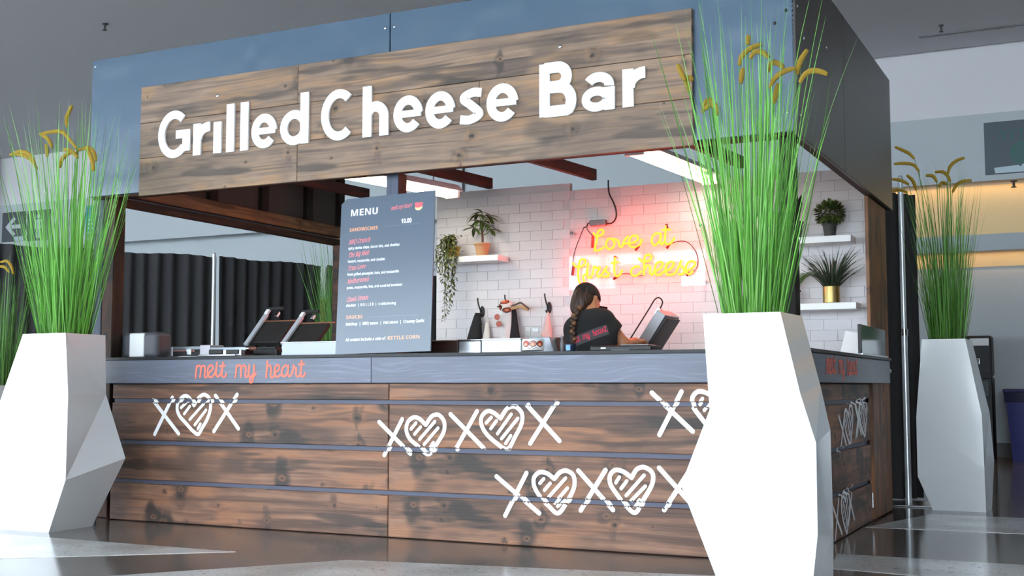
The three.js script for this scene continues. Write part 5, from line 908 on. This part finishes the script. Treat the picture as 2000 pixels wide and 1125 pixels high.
  // shirt
  const along = (p, a, b) => ((p[0] - a[0]) * (b[0] - a[0]) + (p[1] - a[1]) * (b[1] - a[1]) + (p[2] - a[2]) * (b[2] - a[2])) / ((b[0] - a[0]) ** 2 + (b[1] - a[1]) ** 2 + (b[2] - a[2]) ** 2);
  const N = lattice(9);
  const shirtD = (p) => {
    let d = torso(p); let s = 1;
    for (const [a, b] of [[shR, elR], [shL, elL]]) s = Math.min(s, Math.max(capsule(p, a, b, 0.052, 0.055), along(p, a, b) * 0.23 - 0.09));
    d = smin(d, s, 0.035) - 0.013; d += (N(p[0] * 14 + p[1] * 5, p[1] * 18 + p[2] * 9) - 0.5) * 0.012;
    d = Math.max(d, 0.93 - p[1]); return Math.max(d, -(Math.hypot(p[0] - 0.815, (p[1] - 1.385) * 0.9, p[2] + 1.245) - 0.068));
  };
  const shirt = part('shirt', meshField(shirtD, [0.4, 0.86, -1.66], 0.84, 120), std('#1f2022', { roughness: 0.9 }), t, 'black short sleeved shirt');
  part('trousers', meshField((p) => { let d = Math.min(torso(p)); d = smin(blob(p, pel, [0.165, 0.13, 0.115]), d, 0.02); for (const l of limbs) d = smin(d, capsule(p, ...l), 0.04); return Math.max(d - 0.01, p[1] - 0.99, 0.09 - p[1]); }, [0.28, 0.0, -1.7], 1.1, 84), std('#26272c', { roughness: 0.9 }), t, 'dark trousers');
  for (const an of [anR, anL]) part('shoe', meshField((p) => Math.max(smin(capsule(p, [an[0], 0.05, an[2] + 0.03], [an[0] + 0.01, 0.04, an[2] - 0.15], 0.052, 0.042), capsule(p, an, [an[0], 0.05, an[2]], 0.046, 0.05), 0.03), -p[1] + 0.002, p[1] - 0.1), [an[0] - 0.16, -0.03, an[2] - 0.22], 0.32, 44), M.black, t);
  // print on the back: a slanted grey strip with coral lettering laid on the shirt
  const strip = canvasMat(512, 128, (c, W, Hc) => {
    c.fillStyle = '#4b4a4e'; c.fillRect(0, 0, W, Hc); c.strokeStyle = '#e2405c'; c.lineWidth = 9; c.lineCap = 'round'; c.lineJoin = 'round';
    for (const k of ['melt', 'my', 'heart']) for (const s of SCRIPT[k]) { const p = smooth2(pairs(s), 30); c.beginPath(); for (const [x, y] of p) c.lineTo(((x + 1.445) / 0.85) * 0.94 * W + 14, Hc - ((y - 0.9) / 0.155) * Hc * 0.9 - 6); c.stroke(); }
  }, { roughness: 0.85 });
  {
    const n = 18, m = 6, pos = [], uv = [], idx = [], a = onZ(1118, 672, -1.1), b = onZ(1184, 643, -1.1), dx = b.x - a.x, dy = b.y - a.y, L = Math.hypot(dx, dy), nx = -dy / L, ny = dx / L, hh = 0.034;
    for (let j = 0; j <= m; j++) for (let i = 0; i <= n; i++) {
      const f = i / n, g = (j / m - 0.5) * 2 * hh, x = a.x + dx * f + nx * g, y = a.y + dy * f + ny * g; let z = -0.9; for (let k = 0; k < 60; k++) { const d = shirtD([x, y, z]); if (d < 0.0015) break; z -= Math.max(0.001, d * 0.7); if (z < -1.3) break; }
      pos.push(x, y, z + 0.004); uv.push(f, j / m);
    }
    for (let j = 0; j < m; j++) for (let i = 0; i < n; i++) { const k = j * (n + 1) + i, l = k + n + 1; idx.push(k, k + 1, l, k + 1, l + 1, l); }
    const g = new THREE.BufferGeometry(); g.setAttribute('position', new THREE.Float32BufferAttribute(pos, 3)); g.setAttribute('uv', new THREE.Float32BufferAttribute(uv, 2)); g.setIndex(idx); g.computeVertexNormals(); part('back_print', g, strip, shirt, 'grey strip with coral writing');
  }
  // hair, braid and cap
  const hairD = (p) => { const h = toHead(p); let d = blob(h, [0, 0.012, 0.03], [0.078, 0.095, 0.084]); d = smin(d, blob(h, [-0.02, -0.06, 0.06], [0.058, 0.07, 0.045]), 0.04); d = Math.max(d, -(h[2] + 0.02 + (h[1] < -0.02 ? 0 : 0.0))); return d + (N(h[0] * 160, h[1] * 12) - 0.5) * 0.006; };
  const hairMat = std('#3d281d', { roughness: 0.5 }), light = std('#7a5230', { roughness: 0.5 });
  const hair = part('hair', meshField(hairD, [head[0] - 0.17, head[1] - 0.19, head[2] - 0.15], 0.34, 84), hairMat, t, 'brown hair gathered into a braid');
  const bp = [[1132, 596], [1124, 615], [1119, 632], [1119, 650], [1120, 668], [1117, 688], [1116, 700]].map(([x, y], i) => { let p = onZ(x, y, -0.95); for (let z = -0.95; z > -1.22; z -= 0.004) { p = onZ(x, y, z); if (shirtD([p.x, p.y, p.z]) < 0.016) break; } return V3(p.x, p.y, p.z); }), bc = new THREE.CatmullRomCurve3(bp), twist = [];
  for (let k = 0; k < 22; k++) { const f = k / 21, p = bc.getPoint(f), s = 1 - 0.45 * f; twist.push([k, ball(0.021 * s, p.x + (k % 2 ? 1 : -1) * 0.009 * s, p.y, p.z + 0.002, 1, 1.05, 0.85, 10)]); }
  part('braid', join(twist.filter(([k]) => k % 3 !== 1).map(([, g]) => g)), hairMat, hair); part('braid_strand', join(twist.filter(([k]) => k % 3 === 1).map(([, g]) => g)), light, hair, 'lighter brown strands');
  const capD = (p) => { const h = toHead(p); let d = Math.max(blob(h, [0, 0.02, 0.01], [0.083, 0.105, 0.106]), 0.012 - h[1] - h[2] * 0.12); d = Math.max(d, 0.036 - Math.hypot(h[0], h[1] - 0.012, h[2] - 0.12)); return d; };
  const cap = part('cap', meshField((p) => capD(p), [head[0] - 0.17, head[1] - 0.14, head[2] - 0.17], 0.34, 84), std('#1c191a', { roughness: 0.9 }), t, 'dark baseball cap');
  const vg = new THREE.CylinderGeometry(0.09, 0.09, 0.006, 30, 1, false, Math.PI * 0.68, Math.PI * 0.64); vg.scale(0.9, 1, 1.0); vg.translate(0, 0.015, -0.08); vg.rotateX(-0.12); vg.applyQuaternion(q); vg.translate(...head); part('visor', vg, std('#1f1c1e', { roughness: 0.8 }), cap);
}

renderer.render(scene, camera);
